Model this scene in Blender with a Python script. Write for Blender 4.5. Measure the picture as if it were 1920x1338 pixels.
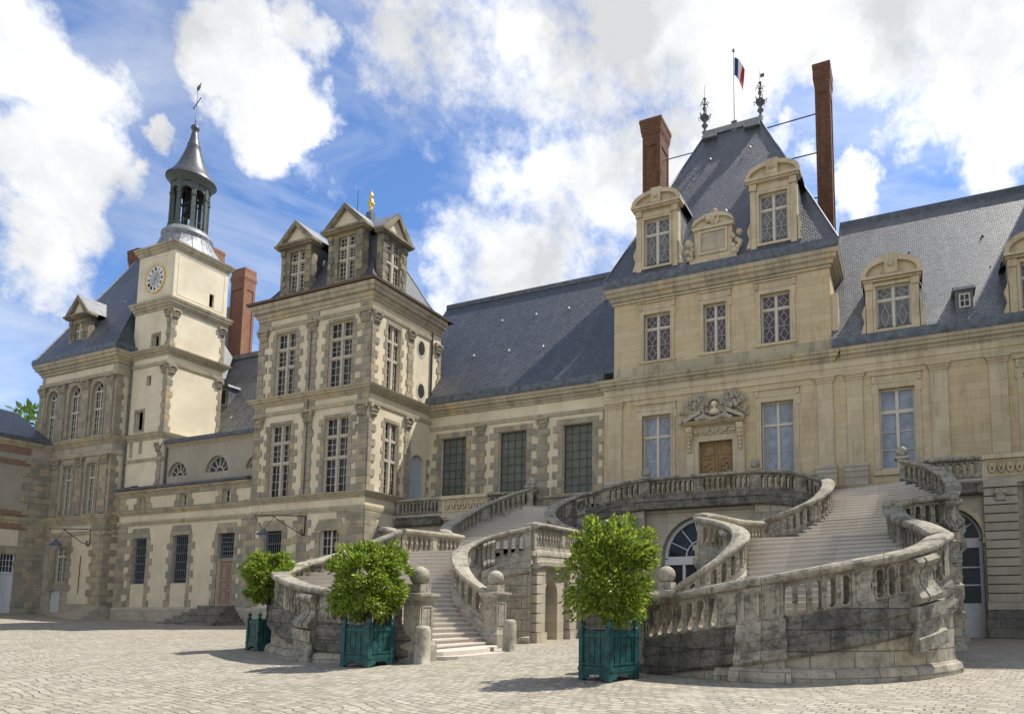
import bpy, math, random
from mathutils import Vector, noise
R = math.radians
random.seed(7)
scn = bpy.context.scene
for o in list(bpy.data.objects): bpy.data.objects.remove(o)

# ------------------------------------------------------------------ camera
cam = bpy.data.objects.new('camera', bpy.data.cameras.new('camera'))
scn.collection.objects.link(cam); scn.camera = cam
cam.location = (0, 0, 1.6); cam.rotation_euler = (R(90 + 5.655), 0, R(21.968))
cam.data.sensor_width = 36; cam.data.lens = 23.53
cam.data.shift_x = -0.1302; cam.data.shift_y = 0.1805
cam.data.clip_start = 0.1; cam.data.clip_end = 6000

# ------------------------------------------------------------------ sun, sky, exposure
SUN = Vector((0.43, 0.44, 1.0)).normalized()
sl = bpy.data.lights.new('sun', 'SUN'); sl.energy = 4.5; sl.angle = R(0.55); sl.color = (1.0, 0.95, 0.86)
so = bpy.data.objects.new('sun', sl); scn.collection.objects.link(so)
so.rotation_euler = (-SUN).to_track_quat('-Z', 'Y').to_euler(); so.location = (20, 20, 60)
scn.view_settings.view_transform = 'Standard'; scn.view_settings.look = 'None'
scn.view_settings.exposure = 0.58; scn.view_settings.gamma = 1.0

world = bpy.data.worlds.new('World'); scn.world = world; world.use_nodes = True
def nd(t, typ, **kw):
    n = t.nodes.new(typ)
    for k, v in kw.items(): setattr(n, k, v)
    return n
def setup_world():
    t = world.node_tree; t.nodes.clear(); L = t.links.new
    out = nd(t, 'ShaderNodeOutputWorld')
    sky = nd(t, 'ShaderNodeTexSky', sky_type='NISHITA')
    sky.sun_disc = False; sky.sun_elevation = math.asin(SUN.z); sky.sun_rotation = math.atan2(SUN.x, SUN.y)
    sky.altitude = 100; sky.air_density = 1.0; sky.dust_density = 0.6; sky.ozone_density = 3.0
    tint = nd(t, 'ShaderNodeMix', data_type='RGBA', blend_type='MULTIPLY'); tint.inputs[0].default_value = 1
    L(sky.outputs[0], tint.inputs[6]); tint.inputs[7].default_value = (0.66, 0.82, 1.02, 1)
    bg1 = nd(t, 'ShaderNodeBackground'); L(tint.outputs[2], bg1.inputs[0]); bg1.inputs[1].default_value = 0.13
    tc = nd(t, 'ShaderNodeTexCoord')
    # warp the view direction for ragged cloud edges
    n1 = nd(t, 'ShaderNodeTexNoise'); n1.inputs['Scale'].default_value = 4.4; n1.inputs['Detail'].default_value = 9; n1.inputs['Roughness'].default_value = 0.62
    L(tc.outputs['Generated'], n1.inputs['Vector'])
    s1 = nd(t, 'ShaderNodeVectorMath', operation='SUBTRACT'); L(n1.outputs['Color'], s1.inputs[0]); s1.inputs[1].default_value = (0.5, 0.5, 0.5)
    s2 = nd(t, 'ShaderNodeVectorMath', operation='SCALE'); L(s1.outputs[0], s2.inputs[0]); s2.inputs[3].default_value = 0.25
    wv = nd(t, 'ShaderNodeVectorMath', operation='ADD'); L(tc.outputs['Generated'], wv.inputs[0]); L(s2.outputs[0], wv.inputs[1])
    wn = nd(t, 'ShaderNodeVectorMath', operation='NORMALIZE'); L(wv.outputs[0], wn.inputs[0])
    acc = None
    for (dx, dy, dz, rad, wgt) in CLOUDS:
        dist = nd(t, 'ShaderNodeVectorMath', operation='DISTANCE'); L(wn.outputs[0], dist.inputs[0]); dist.inputs[1].default_value = (dx, dy, dz)
        mr = nd(t, 'ShaderNodeMapRange', interpolation_type='SMOOTHSTEP'); L(dist.outputs['Value'], mr.inputs[0])
        mr.inputs[1].default_value = rad * 1.35; mr.inputs[2].default_value = rad * 0.25
        mr.inputs[3].default_value = 0; mr.inputs[4].default_value = wgt
        if acc is None: acc = mr.outputs[0]
        else:
            m = nd(t, 'ShaderNodeMath', operation='MAXIMUM'); L(acc, m.inputs[0]); L(mr.outputs[0], m.inputs[1]); acc = m.outputs[0]
    # thin streaky veil
    mp = nd(t, 'ShaderNodeMapping'); mp.inputs['Scale'].default_value = (1.2, 1.2, 4.2); mp.inputs['Rotation'].default_value = (0.3, 0.35, 0.2)
    L(tc.outputs['Generated'], mp.inputs[0])
    n2 = nd(t, 'ShaderNodeTexNoise'); n2.inputs['Scale'].default_value = 2.1; n2.inputs['Detail'].default_value = 8; n2.inputs['Roughness'].default_value = 0.6; n2.inputs['Distortion'].default_value = 0.6
    L(mp.outputs[0], n2.inputs['Vector'])
    ve = nd(t, 'ShaderNodeMapRange'); L(n2.outputs['Fac'], ve.inputs[0])
    ve.inputs[1].default_value = 0.40; ve.inputs[2].default_value = 0.76; ve.inputs[3].default_value = 0; ve.inputs[4].default_value = 0.62
    # fractal edges: soft blobs plus detailed noise, then a firm threshold
    n3 = nd(t, 'ShaderNodeTexNoise'); n3.inputs['Scale'].default_value = 6.5; n3.inputs['Detail'].default_value = 14; n3.inputs['Roughness'].default_value = 0.66
    L(tc.outputs['Generated'], n3.inputs['Vector'])
    br = nd(t, 'ShaderNodeMath', operation='MULTIPLY_ADD'); L(n3.outputs['Fac'], br.inputs[0]); br.inputs[1].default_value = 2.7; br.inputs[2].default_value = -1.37
    sm = nd(t, 'ShaderNodeMath', operation='ADD'); L(acc, sm.inputs[0]); L(br.outputs[0], sm.inputs[1])
    mu = nd(t, 'ShaderNodeMapRange', interpolation_type='SMOOTHSTEP'); L(sm.outputs[0], mu.inputs[0])
    mu.inputs[1].default_value = 0.20; mu.inputs[2].default_value = 0.92; mu.inputs[3].default_value = 0; mu.inputs[4].default_value = 1
    mx = nd(t, 'ShaderNodeMath', operation='MAXIMUM', use_clamp=True); L(mu.outputs[0], mx.inputs[0]); L(ve.outputs[0], mx.inputs[1])
    # cloud brightness: grey bellies to white tops
    n4 = nd(t, 'ShaderNodeTexNoise'); n4.inputs['Scale'].default_value = 5.5; n4.inputs['Detail'].default_value = 9
    L(wv.outputs[0], n4.inputs['Vector'])
    cr = nd(t, 'ShaderNodeMapRange'); L(n4.outputs['Fac'], cr.inputs[0])
    cr.inputs[1].default_value = 0.34; cr.inputs[2].default_value = 0.62; cr.inputs[3].default_value = 0.50; cr.inputs[4].default_value = 0.86
    bg2 = nd(t, 'ShaderNodeBackground'); bg2.inputs[0].default_value = (0.97, 0.985, 1.0, 1); L(cr.outputs[0], bg2.inputs[1])
    mix = nd(t, 'ShaderNodeMixShader'); L(mx.outputs[0], mix.inputs[0]); L(bg1.outputs[0], mix.inputs[1]); L(bg2.outputs[0], mix.inputs[2])
    L(mix.outputs[0], out.inputs[0])
CLOUDS = [
    (-0.787, 0.327, 0.523, 0.082, 1.00),
    (-0.815, 0.372, 0.444, 0.078, 1.00),
    (-0.856, 0.376, 0.355, 0.072, 1.00),
    (-0.819, 0.406, 0.405, 0.057, 0.85),
    (-0.777, 0.431, 0.458, 0.030, 0.55),
    (-0.660, 0.439, 0.609, 0.068, 1.00),
    (-0.655, 0.488, 0.577, 0.073, 1.00),
    (-0.607, 0.493, 0.624, 0.050, 0.90),
    (-0.628, 0.529, 0.571, 0.041, 0.90),
    (-0.737, 0.434, 0.518, 0.023, 0.75),
    (-0.563, 0.513, 0.648, 0.034, 0.60),
    (-0.451, 0.721, 0.526, 0.134, 1.00),
    (-0.367, 0.741, 0.562, 0.119, 1.00),
    (-0.530, 0.692, 0.491, 0.119, 1.00),
    (-0.567, 0.710, 0.417, 0.071, 0.85),
    (-0.329, 0.708, 0.624, 0.127, 0.85),
    (-0.255, 0.701, 0.666, 0.177, 1.00),
    (-0.130, 0.721, 0.681, 0.155, 1.00),
    (-0.014, 0.748, 0.664, 0.129, 0.95),
    (-0.250, 0.788, 0.562, 0.130, 1.00),
    (0.057, 0.794, 0.605, 0.105, 1.00),
    (0.119, 0.835, 0.538, 0.081, 1.00),
    (0.010, 0.814, 0.581, 0.065, 0.85),
    (0.095, 0.770, 0.631, 0.114, 1.00),
    (-0.116, 0.812, 0.572, 0.039, 0.90),
    (-0.056, 0.850, 0.523, 0.049, 1.00),
    (-0.518, 0.569, 0.638, 0.117, 0.60),
    (-0.511, 0.630, 0.585, 0.098, 0.55),
    (-0.595, 0.578, 0.559, 0.068, 0.40),
    (-0.406, 0.644, 0.648, 0.129, 0.70),
    (0.722, -0.309, 0.619, 0.500, 0.90),
    (-0.207, -0.830, 0.518, 0.500, 0.90),
    (0.905, 0.302, 0.302, 0.400, 0.90),
    (-0.640, -0.640, 0.426, 0.450, 0.90),
    (0.306, -0.917, 0.255, 0.400, 0.90),
    (0.000, 0.000, 1.000, 0.400, 0.80),
    (0.503, -0.704, 0.503, 0.400, 0.90),
]
setup_world()

# ------------------------------------------------------------------ mesh helpers
COL = scn.collection
class MB:
    def __init__(s): s.v = []; s.f = []; s.m = []; s.uv = []; s.sm = []
    def add(s, vs, fs, mi=0, uvs=None, smooth=False):
        b = len(s.v); s.v += [tuple(p) for p in vs]
        for k, f in enumerate(fs):
            s.f.append([b + i for i in f]); s.m.append(mi); s.sm.append(smooth)
            s.uv.append([uvs[i] for i in f] if uvs else None)
    def quad(s, a, b, c, d, mi=0, uvs=None): s.add([a, b, c, d], [(0, 1, 2, 3)], mi, uvs)
    def poly(s, pts, mi=0): s.add(pts, [tuple(range(len(pts)))], mi)
    def box(s, x0, x1, y0, y1, z0, z1, mi=0):
        v = [(x, y, z) for z in (z0, z1) for y in (y0, y1) for x in (x0, x1)]
        s.add(v, [(0, 2, 3, 1), (4, 5, 7, 6), (0, 1, 5, 4), (2, 6, 7, 3), (0, 4, 6, 2), (1, 3, 7, 5)], mi)
    def fbox(s, F, u0, u1, z0, z1, o0, o1, mi=0):
        v = [F(u, z, o) for z in (z0, z1) for o in (o0, o1) for u in (u0, u1)]
        s.add(v, [(0, 2, 3, 1), (4, 5, 7, 6), (0, 1, 5, 4), (2, 6, 7, 3), (0, 4, 6, 2), (1, 3, 7, 5)], mi)
    def fprism(s, F, pts, o0, o1, mi=0):           # polygon in (u,z) pushed out from o0 to o1
        n = len(pts); v = [F(u, z, o0) for u, z in pts] + [F(u, z, o1) for u, z in pts]
        s.add(v, [tuple(range(n)), tuple(range(n, 2 * n))] + [(i, (i + 1) % n, n + (i + 1) % n, n + i) for i in range(n)], mi)
    def uprism(s, F, pts, u0, u1, mi=0):           # polygon in (out,z) swept from u0 to u1
        n = len(pts); v = [F(u0, z, o) for o, z in pts] + [F(u1, z, o) for o, z in pts]
        s.add(v, [tuple(range(n)), tuple(range(n, 2 * n))] + [(i, (i + 1) % n, n + (i + 1) % n, n + i) for i in range(n)], mi)
    def lathe(s, cx, cy, prof, n=20, mi=0, smooth=True):
        v = []; f = []
        for r, z in prof:
            for k in range(n):
                a = 2 * math.pi * k / n; v.append((cx + r * math.cos(a), cy + r * math.sin(a), z))
        for i in range(len(prof) - 1):
            for k in range(n):
                f.append((i * n + k, i * n + (k + 1) % n, (i + 1) * n + (k + 1) % n, (i + 1) * n + k))
        f.append(tuple(range(n))); f.append(tuple(range((len(prof) - 1) * n, len(prof) * n)))
        s.add(v, f, mi, None, smooth)
    def sphere(s, c, r, n=20, mi=0):
        s.lathe(c[0], c[1], [(max(.001, r * math.sin(math.pi * i / (n // 2))), c[2] - r * math.cos(math.pi * i / (n // 2))) for i in range(n // 2 + 1)], n, mi)
    def tube(s, pts, r, n=8, mi=0, r1=None):
        pts = [Vector(p) for p in pts]; v = []; f = []; m = len(pts)
        for i, p in enumerate(pts):
            d = (pts[min(i + 1, m - 1)] - pts[max(i - 1, 0)]).normalized()
            a = d.cross(Vector((0, 0, 1)))
            if a.length < .05: a = d.cross(Vector((1, 0, 0)))
            a.normalize(); b = d.cross(a)
            rr = r if r1 is None else r + (r1 - r) * i / (m - 1)
            for k in range(n):
                t = 2 * math.pi * k / n; v.append(p + a * rr * math.cos(t) + b * rr * math.sin(t))
        for i in range(m - 1):
            for k in range(n): f.append((i * n + k, i * n + (k + 1) % n, (i + 1) * n + (k + 1) % n, (i + 1) * n + k))
        f.append(tuple(range(n))); f.append(tuple(range((m - 1) * n, m * n)))
        s.add(v, f, mi, None, n > 5)
    def molding(s, path, prof, closed=False, mi=0):   # path of (x,y), outward on the right-hand side; profile of (out,z)
        n = len(path); rows = []
        for i in range(n):
            p = Vector((path[i][0], path[i][1]))
            d0 = d1 = None
            if i > 0 or closed: d0 = (p - Vector(path[i - 1])).normalized()
            if i < n - 1 or closed: d1 = (Vector(path[(i + 1) % n]) - p).normalized()
            d0 = d0 or d1; d1 = d1 or d0
            n0 = Vector((d0.y, -d0.x)); n1 = Vector((d1.y, -d1.x)); b = (n0 + n1)
            b = b / max(.2, b.length_squared / 2)
            rows.append([(p.x + b.x * o, p.y + b.y * o, z) for o, z in prof])
        m = len(prof); v = [q for r_ in rows for q in r_]; f = []
        for i in range(n if closed else n - 1):
            j = (i + 1) % n
            for k in range(m - 1): f.append((i * m + k, j * m + k, j * m + k + 1, i * m + k + 1))
        s.add(v, f, mi)
        if not closed: s.add(rows[0], [tuple(range(m))], mi); s.add(rows[-1], [tuple(range(m))], mi)
    def build(s, name, mats, parent=None):
        me = bpy.data.meshes.new(name); me.from_pydata(s.v, [], s.f)
        if not isinstance(mats, (list, tuple)): mats = [mats]
        for m in mats: me.materials.append(m)
        me.polygons.foreach_set('material_index', s.m); me.polygons.foreach_set('use_smooth', s.sm)
        if any(u for u in s.uv):
            uv = me.uv_layers.new(name='UVMap').data; k = 0
            for f, us in zip(s.f, s.uv):
                for i in range(len(f)):
                    if us: uv[k].uv = us[i]
                    k += 1
        me.validate(); me.update()
        o = bpy.data.objects.new(name, me); COL.objects.link(o)
        if parent: o.parent = parent
        return o
def thing(name, label, cat, loc=(0, 0, 0), group=None, rz=0):
    o = bpy.data.objects.new(name, None); COL.objects.link(o); o.location = loc; o.rotation_euler = (0, 0, rz)
    o.empty_display_size = .2
    return tag(o, label, cat, group)
def tag(o, label, cat, group=None):
    o['label'] = label; o['category'] = cat
    if group: o['group'] = group
    return o
def FR(Y): return lambda u, z, o=0: (u, Y - o, z)          # wall that faces the court
def SD(X): return lambda u, z, o=0: (X + o, u, z)          # wall that faces right
def SL(X): return lambda u, z, o=0: (X - o, u, z)          # wall that faces left
def FA(p, q):                                              # wall from p to q, outside on the right-hand side
    p = Vector(p); q = Vector(q); d = (q - p).normalized(); nn = Vector((d.y, -d.x))
    return lambda u, z, o=0: (p.x + d.x * u + nn.x * o, p.y + d.y * u + nn.y * o, z)
def arc(ua, ub, zs, rise, n=12):
    c = (ua + ub) / 2; r = (ub - ua) / 2
    return [(c - r * math.cos(math.pi * k / n), zs + rise * math.sin(math.pi * k / n)) for k in range(n + 1)]
def wall(mb, F, u0, u1, z0, z1, ops=(), d=.35, mi=0):
    """wall with real openings (ua,ub,za,zb,rise of arch or 0) and reveals of depth d"""
    us = sorted(set([u0, u1] + [a for o in ops for a in o[:2]])); zs = sorted(set([z0, z1] + [a for o in ops for a in o[2:4]]))
    for i in range(len(us) - 1):
        for j in range(len(zs) - 1):
            a, b, c, e = us[i], us[i + 1], zs[j], zs[j + 1]; mu, mz = (a + b) / 2, (c + e) / 2
            if any(o[0] < mu < o[1] and o[2] < mz < o[3] for o in ops): continue
            mb.quad(F(a, c), F(b, c), F(b, e), F(a, e), mi)
    for o in ops:
        ua, ub, za, zb = o[:4]; rise = o[4] if len(o) > 4 else 0; sp = zb - rise
        mb.quad(F(ua, za), F(ua, sp), F(ua, sp, -d), F(ua, za, -d), mi); mb.quad(F(ub, za), F(ub, sp), F(ub, sp, -d), F(ub, za, -d), mi)
        mb.quad(F(ua, za), F(ub, za), F(ub, za, -d), F(ua, za, -d), mi)
        if rise:
            A = arc(ua, ub, sp, rise)
            for k in range(len(A) - 1):
                (p, q), (r_, t) = A[k], A[k + 1]
                mb.quad(F(p, q), F(r_, t), F(r_, zb), F(p, zb), mi); mb.quad(F(p, q), F(r_, t), F(r_, t, -d), F(p, q, -d), mi)
        else: mb.quad(F(ua, zb), F(ub, zb), F(ub, zb, -d), F(ua, zb, -d), mi)
def quoins(mb, F, u, z0, z1, side, wa=.34, wb=.62, h=.42, o=.03, mi=0):
    """long-and-short blocks up a corner or a window jamb; side = +1 grows to larger u"""
    n = max(2, round((z1 - z0) / h)); hh = (z1 - z0) / n
    for k in range(n):
        w = (wa if k % 2 else wb) * random.uniform(.9, 1.12)
        a, b = (u, u + w) if side > 0 else (u - w, u)
        if side == 0: a, b = u - w / 2, u + w / 2
        g = .008; oo = o + random.uniform(0, .012)
        pts = [(a + .03, z0 + k * hh + g), (b - .03, z0 + k * hh + g), (b, z0 + k * hh + .05), (b, z0 + (k + 1) * hh - .05), (b - .03, z0 + (k + 1) * hh - g), (a + .03, z0 + (k + 1) * hh - g), (a, z0 + (k + 1) * hh - .05), (a, z0 + k * hh + .05)]
        mb.fprism(F, pts, -.02, oo, mi)

# ------------------------------------------------------------------ materials
def newmat(name):
    m = bpy.data.materials.new(name); m.use_nodes = True; t = m.node_tree; t.nodes.clear()
    out = nd(t, 'ShaderNodeOutputMaterial'); b = nd(t, 'ShaderNodeBsdfPrincipled'); t.links.new(b.outputs[0], out.inputs[0])
    return m, t, b, t.links.new
def noise_n(t, vec, scale, detail=4, rough=.55):
    n = nd(t, 'ShaderNodeTexNoise'); n.inputs['Scale'].default_value = scale; n.inputs['Detail'].default_value = detail; n.inputs['Roughness'].default_value = rough
    if vec is not None: t.links.new(vec, n.inputs['Vector'])
    return n.outputs['Fac']
def ramp(t, fac, a, b, lo=0., hi=1.):
    r = nd(t, 'ShaderNodeMapRange'); t.links.new(fac, r.inputs[0]); r.inputs[1].default_value = a; r.inputs[2].default_value = b; r.inputs[3].default_value = lo; r.inputs[4].default_value = hi
    return r.outputs[0]
def mixc(t, fac, a, b, blend='MIX'):
    m = nd(t, 'ShaderNodeMix', data_type='RGBA', blend_type=blend)
    for i, x in ((0, fac), (6, a), (7, b)):
        if isinstance(x, (int, float)): m.inputs[i].default_value = x
        elif isinstance(x, tuple): m.inputs[i].default_value = x if len(x) == 4 else x + (1,)
        else: t.links.new(x, m.inputs[i])
    return m.outputs[2]
def wallcoord(t, uvmode=False):
    """(along the wall, height) from the place of the surface"""
    if uvmode:
        return nd(t, 'ShaderNodeUVMap').outputs[0]
    g = nd(t, 'ShaderNodeNewGeometry'); sp = nd(t, 'ShaderNodeSeparateXYZ'); t.links.new(g.outputs['Position'], sp.inputs[0])
    sn = nd(t, 'ShaderNodeSeparateXYZ'); t.links.new(g.outputs['True Normal'], sn.inputs[0])
    ax = nd(t, 'ShaderNodeMath', operation='ABSOLUTE'); t.links.new(sn.outputs[0], ax.inputs[0])
    ay = nd(t, 'ShaderNodeMath', operation='ABSOLUTE'); t.links.new(sn.outputs[1], ay.inputs[0])
    gt = nd(t, 'ShaderNodeMath', operation='GREATER_THAN'); t.links.new(ax.outputs[0], gt.inputs[0]); t.links.new(ay.outputs[0], gt.inputs[1])
    mx = nd(t, 'ShaderNodeMix', data_type='FLOAT'); t.links.new(gt.outputs[0], mx.inputs[0]); t.links.new(sp.outputs[0], mx.inputs[2]); t.links.new(sp.outputs[1], mx.inputs[3])
    cb = nd(t, 'ShaderNodeCombineXYZ'); t.links.new(mx.outputs[0], cb.inputs[0]); t.links.new(sp.outputs[2], cb.inputs[1])
    return cb.outputs[0]
def bump(t, b, h, s=.3, dist=.02):
    n = nd(t, 'ShaderNodeBump'); n.inputs['Strength'].default_value = s; n.inputs['Distance'].default_value = dist
    t.links.new(h, n.inputs['Height']); t.links.new(n.outputs[0], b.inputs['Normal'])
def bricks(t, vec, w, h, mortar=.012, c1=(.4, .4, .4), c2=(.5, .5, .5), cm=(.3, .3, .3), off=.5):
    n = nd(t, 'ShaderNodeTexBrick'); n.offset = off
    for k, v in (('Scale', 1), ('Brick Width', w), ('Row Height', h), ('Mortar Size', mortar), ('Mortar Smooth', .2), ('Bias', 0)): n.inputs[k].default_value = v
    for k, c in (('Color1', c1), ('Color2', c2), ('Mortar', cm)): n.inputs[k].default_value = c + (1,)
    t.links.new(vec, n.inputs['Vector']); return n
def stone(name, ca, cb, cm, w=.9, h=.38, mortar=.008, stain=.35, dark=(.12, .11, .09), uvmode=False, crust=0, rough=.9, bs=.35, warp=0.0, third=None):
    m, t, b, L = newmat(name)
    vec = wallcoord(t, uvmode)
    pos = nd(t, 'ShaderNodeNewGeometry').outputs['Position']
    if warp:
        nz = nd(t, 'ShaderNodeTexNoise'); nz.inputs['Scale'].default_value = 2.5; L(pos, nz.inputs['Vector'])
        sc = nd(t, 'ShaderNodeVectorMath', operation='SCALE'); L(nz.outputs['Color'], sc.inputs[0]); sc.inputs[3].default_value = warp
        ad = nd(t, 'ShaderNodeVectorMath', operation='ADD'); L(vec, ad.inputs[0]); L(sc.outputs[0], ad.inputs[1]); vec = ad.outputs[0]
    br = bricks(t, vec, w, h, mortar, ca, cb, cm)
    col = br.outputs['Color']
    if third:      # some blocks of another stone
        b2 = bricks(t, vec, w, h, mortar, (0, 0, 0), (1, 1, 1), (0, 0, 0)); b2.inputs['Bias'].default_value = -.45
        col = mixc(t, ramp(t, b2.outputs['Color'], .25, .8), col, third)
    fine = noise_n(t, pos, 9, 6, .65); big = noise_n(t, pos, .7, 5, .6)
    col = mixc(t, ramp(t, fine, .3, .7, 0, .35), col, mixc(t, 1.0, col, (.72, .68, .6), 'MULTIPLY'))
    mp = nd(t, 'ShaderNodeMapping'); mp.inputs['Scale'].default_value = (1.6, 1.6, .35); L(pos, mp.inputs[0])
    st = noise_n(t, mp.outputs[0], 1.3, 6, .65)
    col = mixc(t, ramp(t, st, .5, .75, 0, stain), col, dark)
    col = mixc(t, ramp(t, big, .35, .7, 0, .3), col, mixc(t, 1.0, col, (1.12, 1.02, .86), 'MULTIPLY'))
    if crust:
        ck = noise_n(t, pos, 2.1, 8, .72); ck2 = noise_n(t, pos, 26, 3, .6)
        col = mixc(t, ramp(t, ck, .46, .66, 0, crust), col, (.035, .033, .03))
        ck3 = noise_n(t, pos, 8.5, 7, .7); col = mixc(t, ramp(t, ck3, .50, .64, 0, crust * .8), col, (.05, .047, .042))
        col = mixc(t, ramp(t, ck2, .62, .70, 0, .55), col, (.42, .41, .37))
    L(col, b.inputs['Base Color']); b.inputs['Roughness'].default_value = rough; b.inputs['Specular IOR Level'].default_value = .2
    mh = nd(t, 'ShaderNodeMath', operation='MULTIPLY_ADD'); L(fine, mh.inputs[0]); mh.inputs[1].default_value = .6
    inv = nd(t, 'ShaderNodeMath', operation='SUBTRACT'); inv.inputs[0].default_value = 1; L(br.outputs['Fac'], inv.inputs[1]); L(inv.outputs[0], mh.inputs[2])
    bump(t, b, mh.outputs[0], bs, .025)
    return m
def simple(name, col, rough=.6, metal=0., var=.15, scale=6, bs=.1, spec=.4):
    m, t, b, L = newmat(name); tc = nd(t, 'ShaderNodeTexCoord').outputs['Object']
    f = noise_n(t, tc, scale, 6, .6); d = tuple(c * (1 - var * 2) for c in col); e = tuple(min(1, c * (1 + var)) for c in col)
    L(mixc(t, ramp(t, f, .3, .7), d, e), b.inputs['Base Color']); b.inputs['Roughness'].default_value = rough; b.inputs['Metallic'].default_value = metal
    b.inputs['Specular IOR Level'].default_value = spec
    if bs: bump(t, b, f, bs, .01)
    return m
def slate(name, c1, c2, cm, w=.24, h=.15, rough=.45):
    m, t, b, L = newmat(name); vec = wallcoord(t); pos = nd(t, 'ShaderNodeNewGeometry').outputs['Position']
    br = bricks(t, vec, w, h, .018, c1, c2, cm); big = noise_n(t, pos, .5, 5, .65); fine = noise_n(t, pos, 7, 5, .65)
    mp = nd(t, 'ShaderNodeMapping'); mp.inputs['Scale'].default_value = (1.8, .25, .25); L(pos, mp.inputs[0]); st = noise_n(t, mp.outputs[0], 1.2, 6, .6)
    col = mixc(t, ramp(t, big, .35, .7, 0, .5), br.outputs['Color'], mixc(t, 1., br.outputs['Color'], (.62, .66, .72), 'MULTIPLY'))
    col = mixc(t, ramp(t, st, .48, .72, 0, .6), col, mixc(t, 1., col, (1.7, 1.65, 1.55), 'MULTIPLY'))
    col = mixc(t, ramp(t, fine, .5, .75, 0, .35), col, mixc(t, 1., col, (1.5, 1.48, 1.4), 'MULTIPLY'))
    L(col, b.inputs['Base Color']); b.inputs['Roughness'].default_value = rough; b.inputs['Specular IOR Level'].default_value = .5
    # each course overlaps the one below: a saw-tooth up the slope
    sp = nd(t, 'ShaderNodeSeparateXYZ'); L(vec, sp.inputs[0]); dv = nd(t, 'ShaderNodeMath', operation='DIVIDE'); L(sp.outputs[1], dv.inputs[0]); dv.inputs[1].default_value = h
    fr = nd(t, 'ShaderNodeMath', operation='FRACT'); L(dv.outputs[0], fr.inputs[0])
    h1 = nd(t, 'ShaderNodeMath', operation='MULTIPLY_ADD'); L(fr.outputs[0], h1.inputs[0]); h1.inputs[1].default_value = -.5
    sc = nd(t, 'ShaderNodeSeparateColor'); L(br.outputs['Color'], sc.inputs[0]); h0 = nd(t, 'ShaderNodeMath', operation='MULTIPLY_ADD'); L(sc.outputs[0], h0.inputs[0]); h0.inputs[1].default_value = 2.5
    h2 = nd(t, 'ShaderNodeMath', operation='MULTIPLY_ADD'); L(br.outputs['Fac'], h2.inputs[0]); h2.inputs[1].default_value = -.6; h2.inputs[2].default_value = 1; L(h2.outputs[0], h0.inputs[2]); L(h0.outputs[0], h1.inputs[2])
    bump(t, b, h1.outputs[0], .55, .05)
    return m
def plaster(name, col, stain=.25):
    m, t, b, L = newmat(name); pos = nd(t, 'ShaderNodeNewGeometry').outputs['Position']
    f = noise_n(t, pos, 14, 6, .6); big = noise_n(t, pos, .6, 6, .62)
    mp = nd(t, 'ShaderNodeMapping'); mp.inputs['Scale'].default_value = (2.2, 2.2, .3); L(pos, mp.inputs[0]); st = noise_n(t, mp.outputs[0], 1.2, 6, .6)
    c = mixc(t, ramp(t, big, .3, .7), tuple(x * .84 for x in col), tuple(min(1, x * 1.1) for x in col))
    c = mixc(t, ramp(t, st, .5, .8, 0, stain), c, (.24, .22, .18)); c = mixc(t, ramp(t, f, .3, .7, 0, .12), c, (.3, .27, .2))
    L(c, b.inputs['Base Color']); b.inputs['Roughness'].default_value = .95; b.inputs['Specular IOR Level'].default_value = .15
    bump(t, b, f, .25, .01); return m
def glassy(name, col, rough=.06, spec=.38):
    m, t, b, L = newmat(name); pos = nd(t, 'ShaderNodeNewGeometry').outputs['Position']; f = noise_n(t, pos, 1.7, 4, .6)
    L(mixc(t, ramp(t, f, .35, .65), tuple(x * .6 for x in col), tuple(x * 1.25 for x in col)), b.inputs['Base Color'])
    b.inputs['Roughness'].default_value = rough; b.inputs['Specular IOR Level'].default_value = spec
    bump(t, b, noise_n(t, pos, 2.5, 2, .5), .06, .02); return m

ASHLAR = stone('ochre_ashlar', (.49, .40, .255), (.57, .475, .32), (.32, .255, .155), 1.25, .40, .007, .55, (.24, .19, .115), bs=.22, warp=.03, third=(.50, .385, .205))
TRIM = stone('ochre_trim_stone', (.48, .405, .275), (.57, .49, .345), (.33, .27, .175), 1.3, .7, .006, .52, (.17, .145, .1), bs=.25)
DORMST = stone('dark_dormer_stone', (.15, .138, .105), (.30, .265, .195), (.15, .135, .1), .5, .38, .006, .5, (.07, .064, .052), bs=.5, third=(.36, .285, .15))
GREYST = stone('grey_sandstone', (.35, .32, .26), (.45, .41, .33), (.34, .31, .25), .62, .36, .008, .34, (.13, .12, .095), bs=.4, warp=.06, third=(.46, .38, .23))
QUOIN = stone('grey_quoin_stone', (.25, .228, .178), (.40, .355, .27), (.21, .19, .15), .5, .41, .004, .42, (.10, .09, .075), bs=.5, third=(.43, .33, .17))
CORN = stone('cornice_stone', (.37, .33, .245), (.49, .43, .315), (.22, .19, .14), .9, .9, .012, .62, (.10, .09, .07), bs=.4, third=(.46, .36, .18))
STAIRST = stone('lichened_stair_stone', (.34, .31, .25), (.46, .42, .335), (.19, .17, .14), .8, .40, .012, .5, (.09, .082, .068), uvmode=True, crust=.45, bs=.7, third=(.40, .33, .19))
RAILST = stone('lichened_rail_stone', (.30, .28, .225), (.41, .375, .305), (.16, .145, .12), 1.1, 3., .008, .55, (.06, .055, .048), crust=.82, bs=.8)
CRUSTST = stone('black_crusted_stone', (.14, .13, .108), (.24, .222, .185), (.07, .064, .053), 1.0, .4, .010, .68, (.032, .03, .026), crust=.88, bs=.8)
RAILLT = stone('pale_rail_stone', (.33, .305, .25), (.44, .405, .33), (.22, .2, .165), 1.2, 3., .008, .45, (.09, .082, .07), crust=.5, bs=.7)
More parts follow.
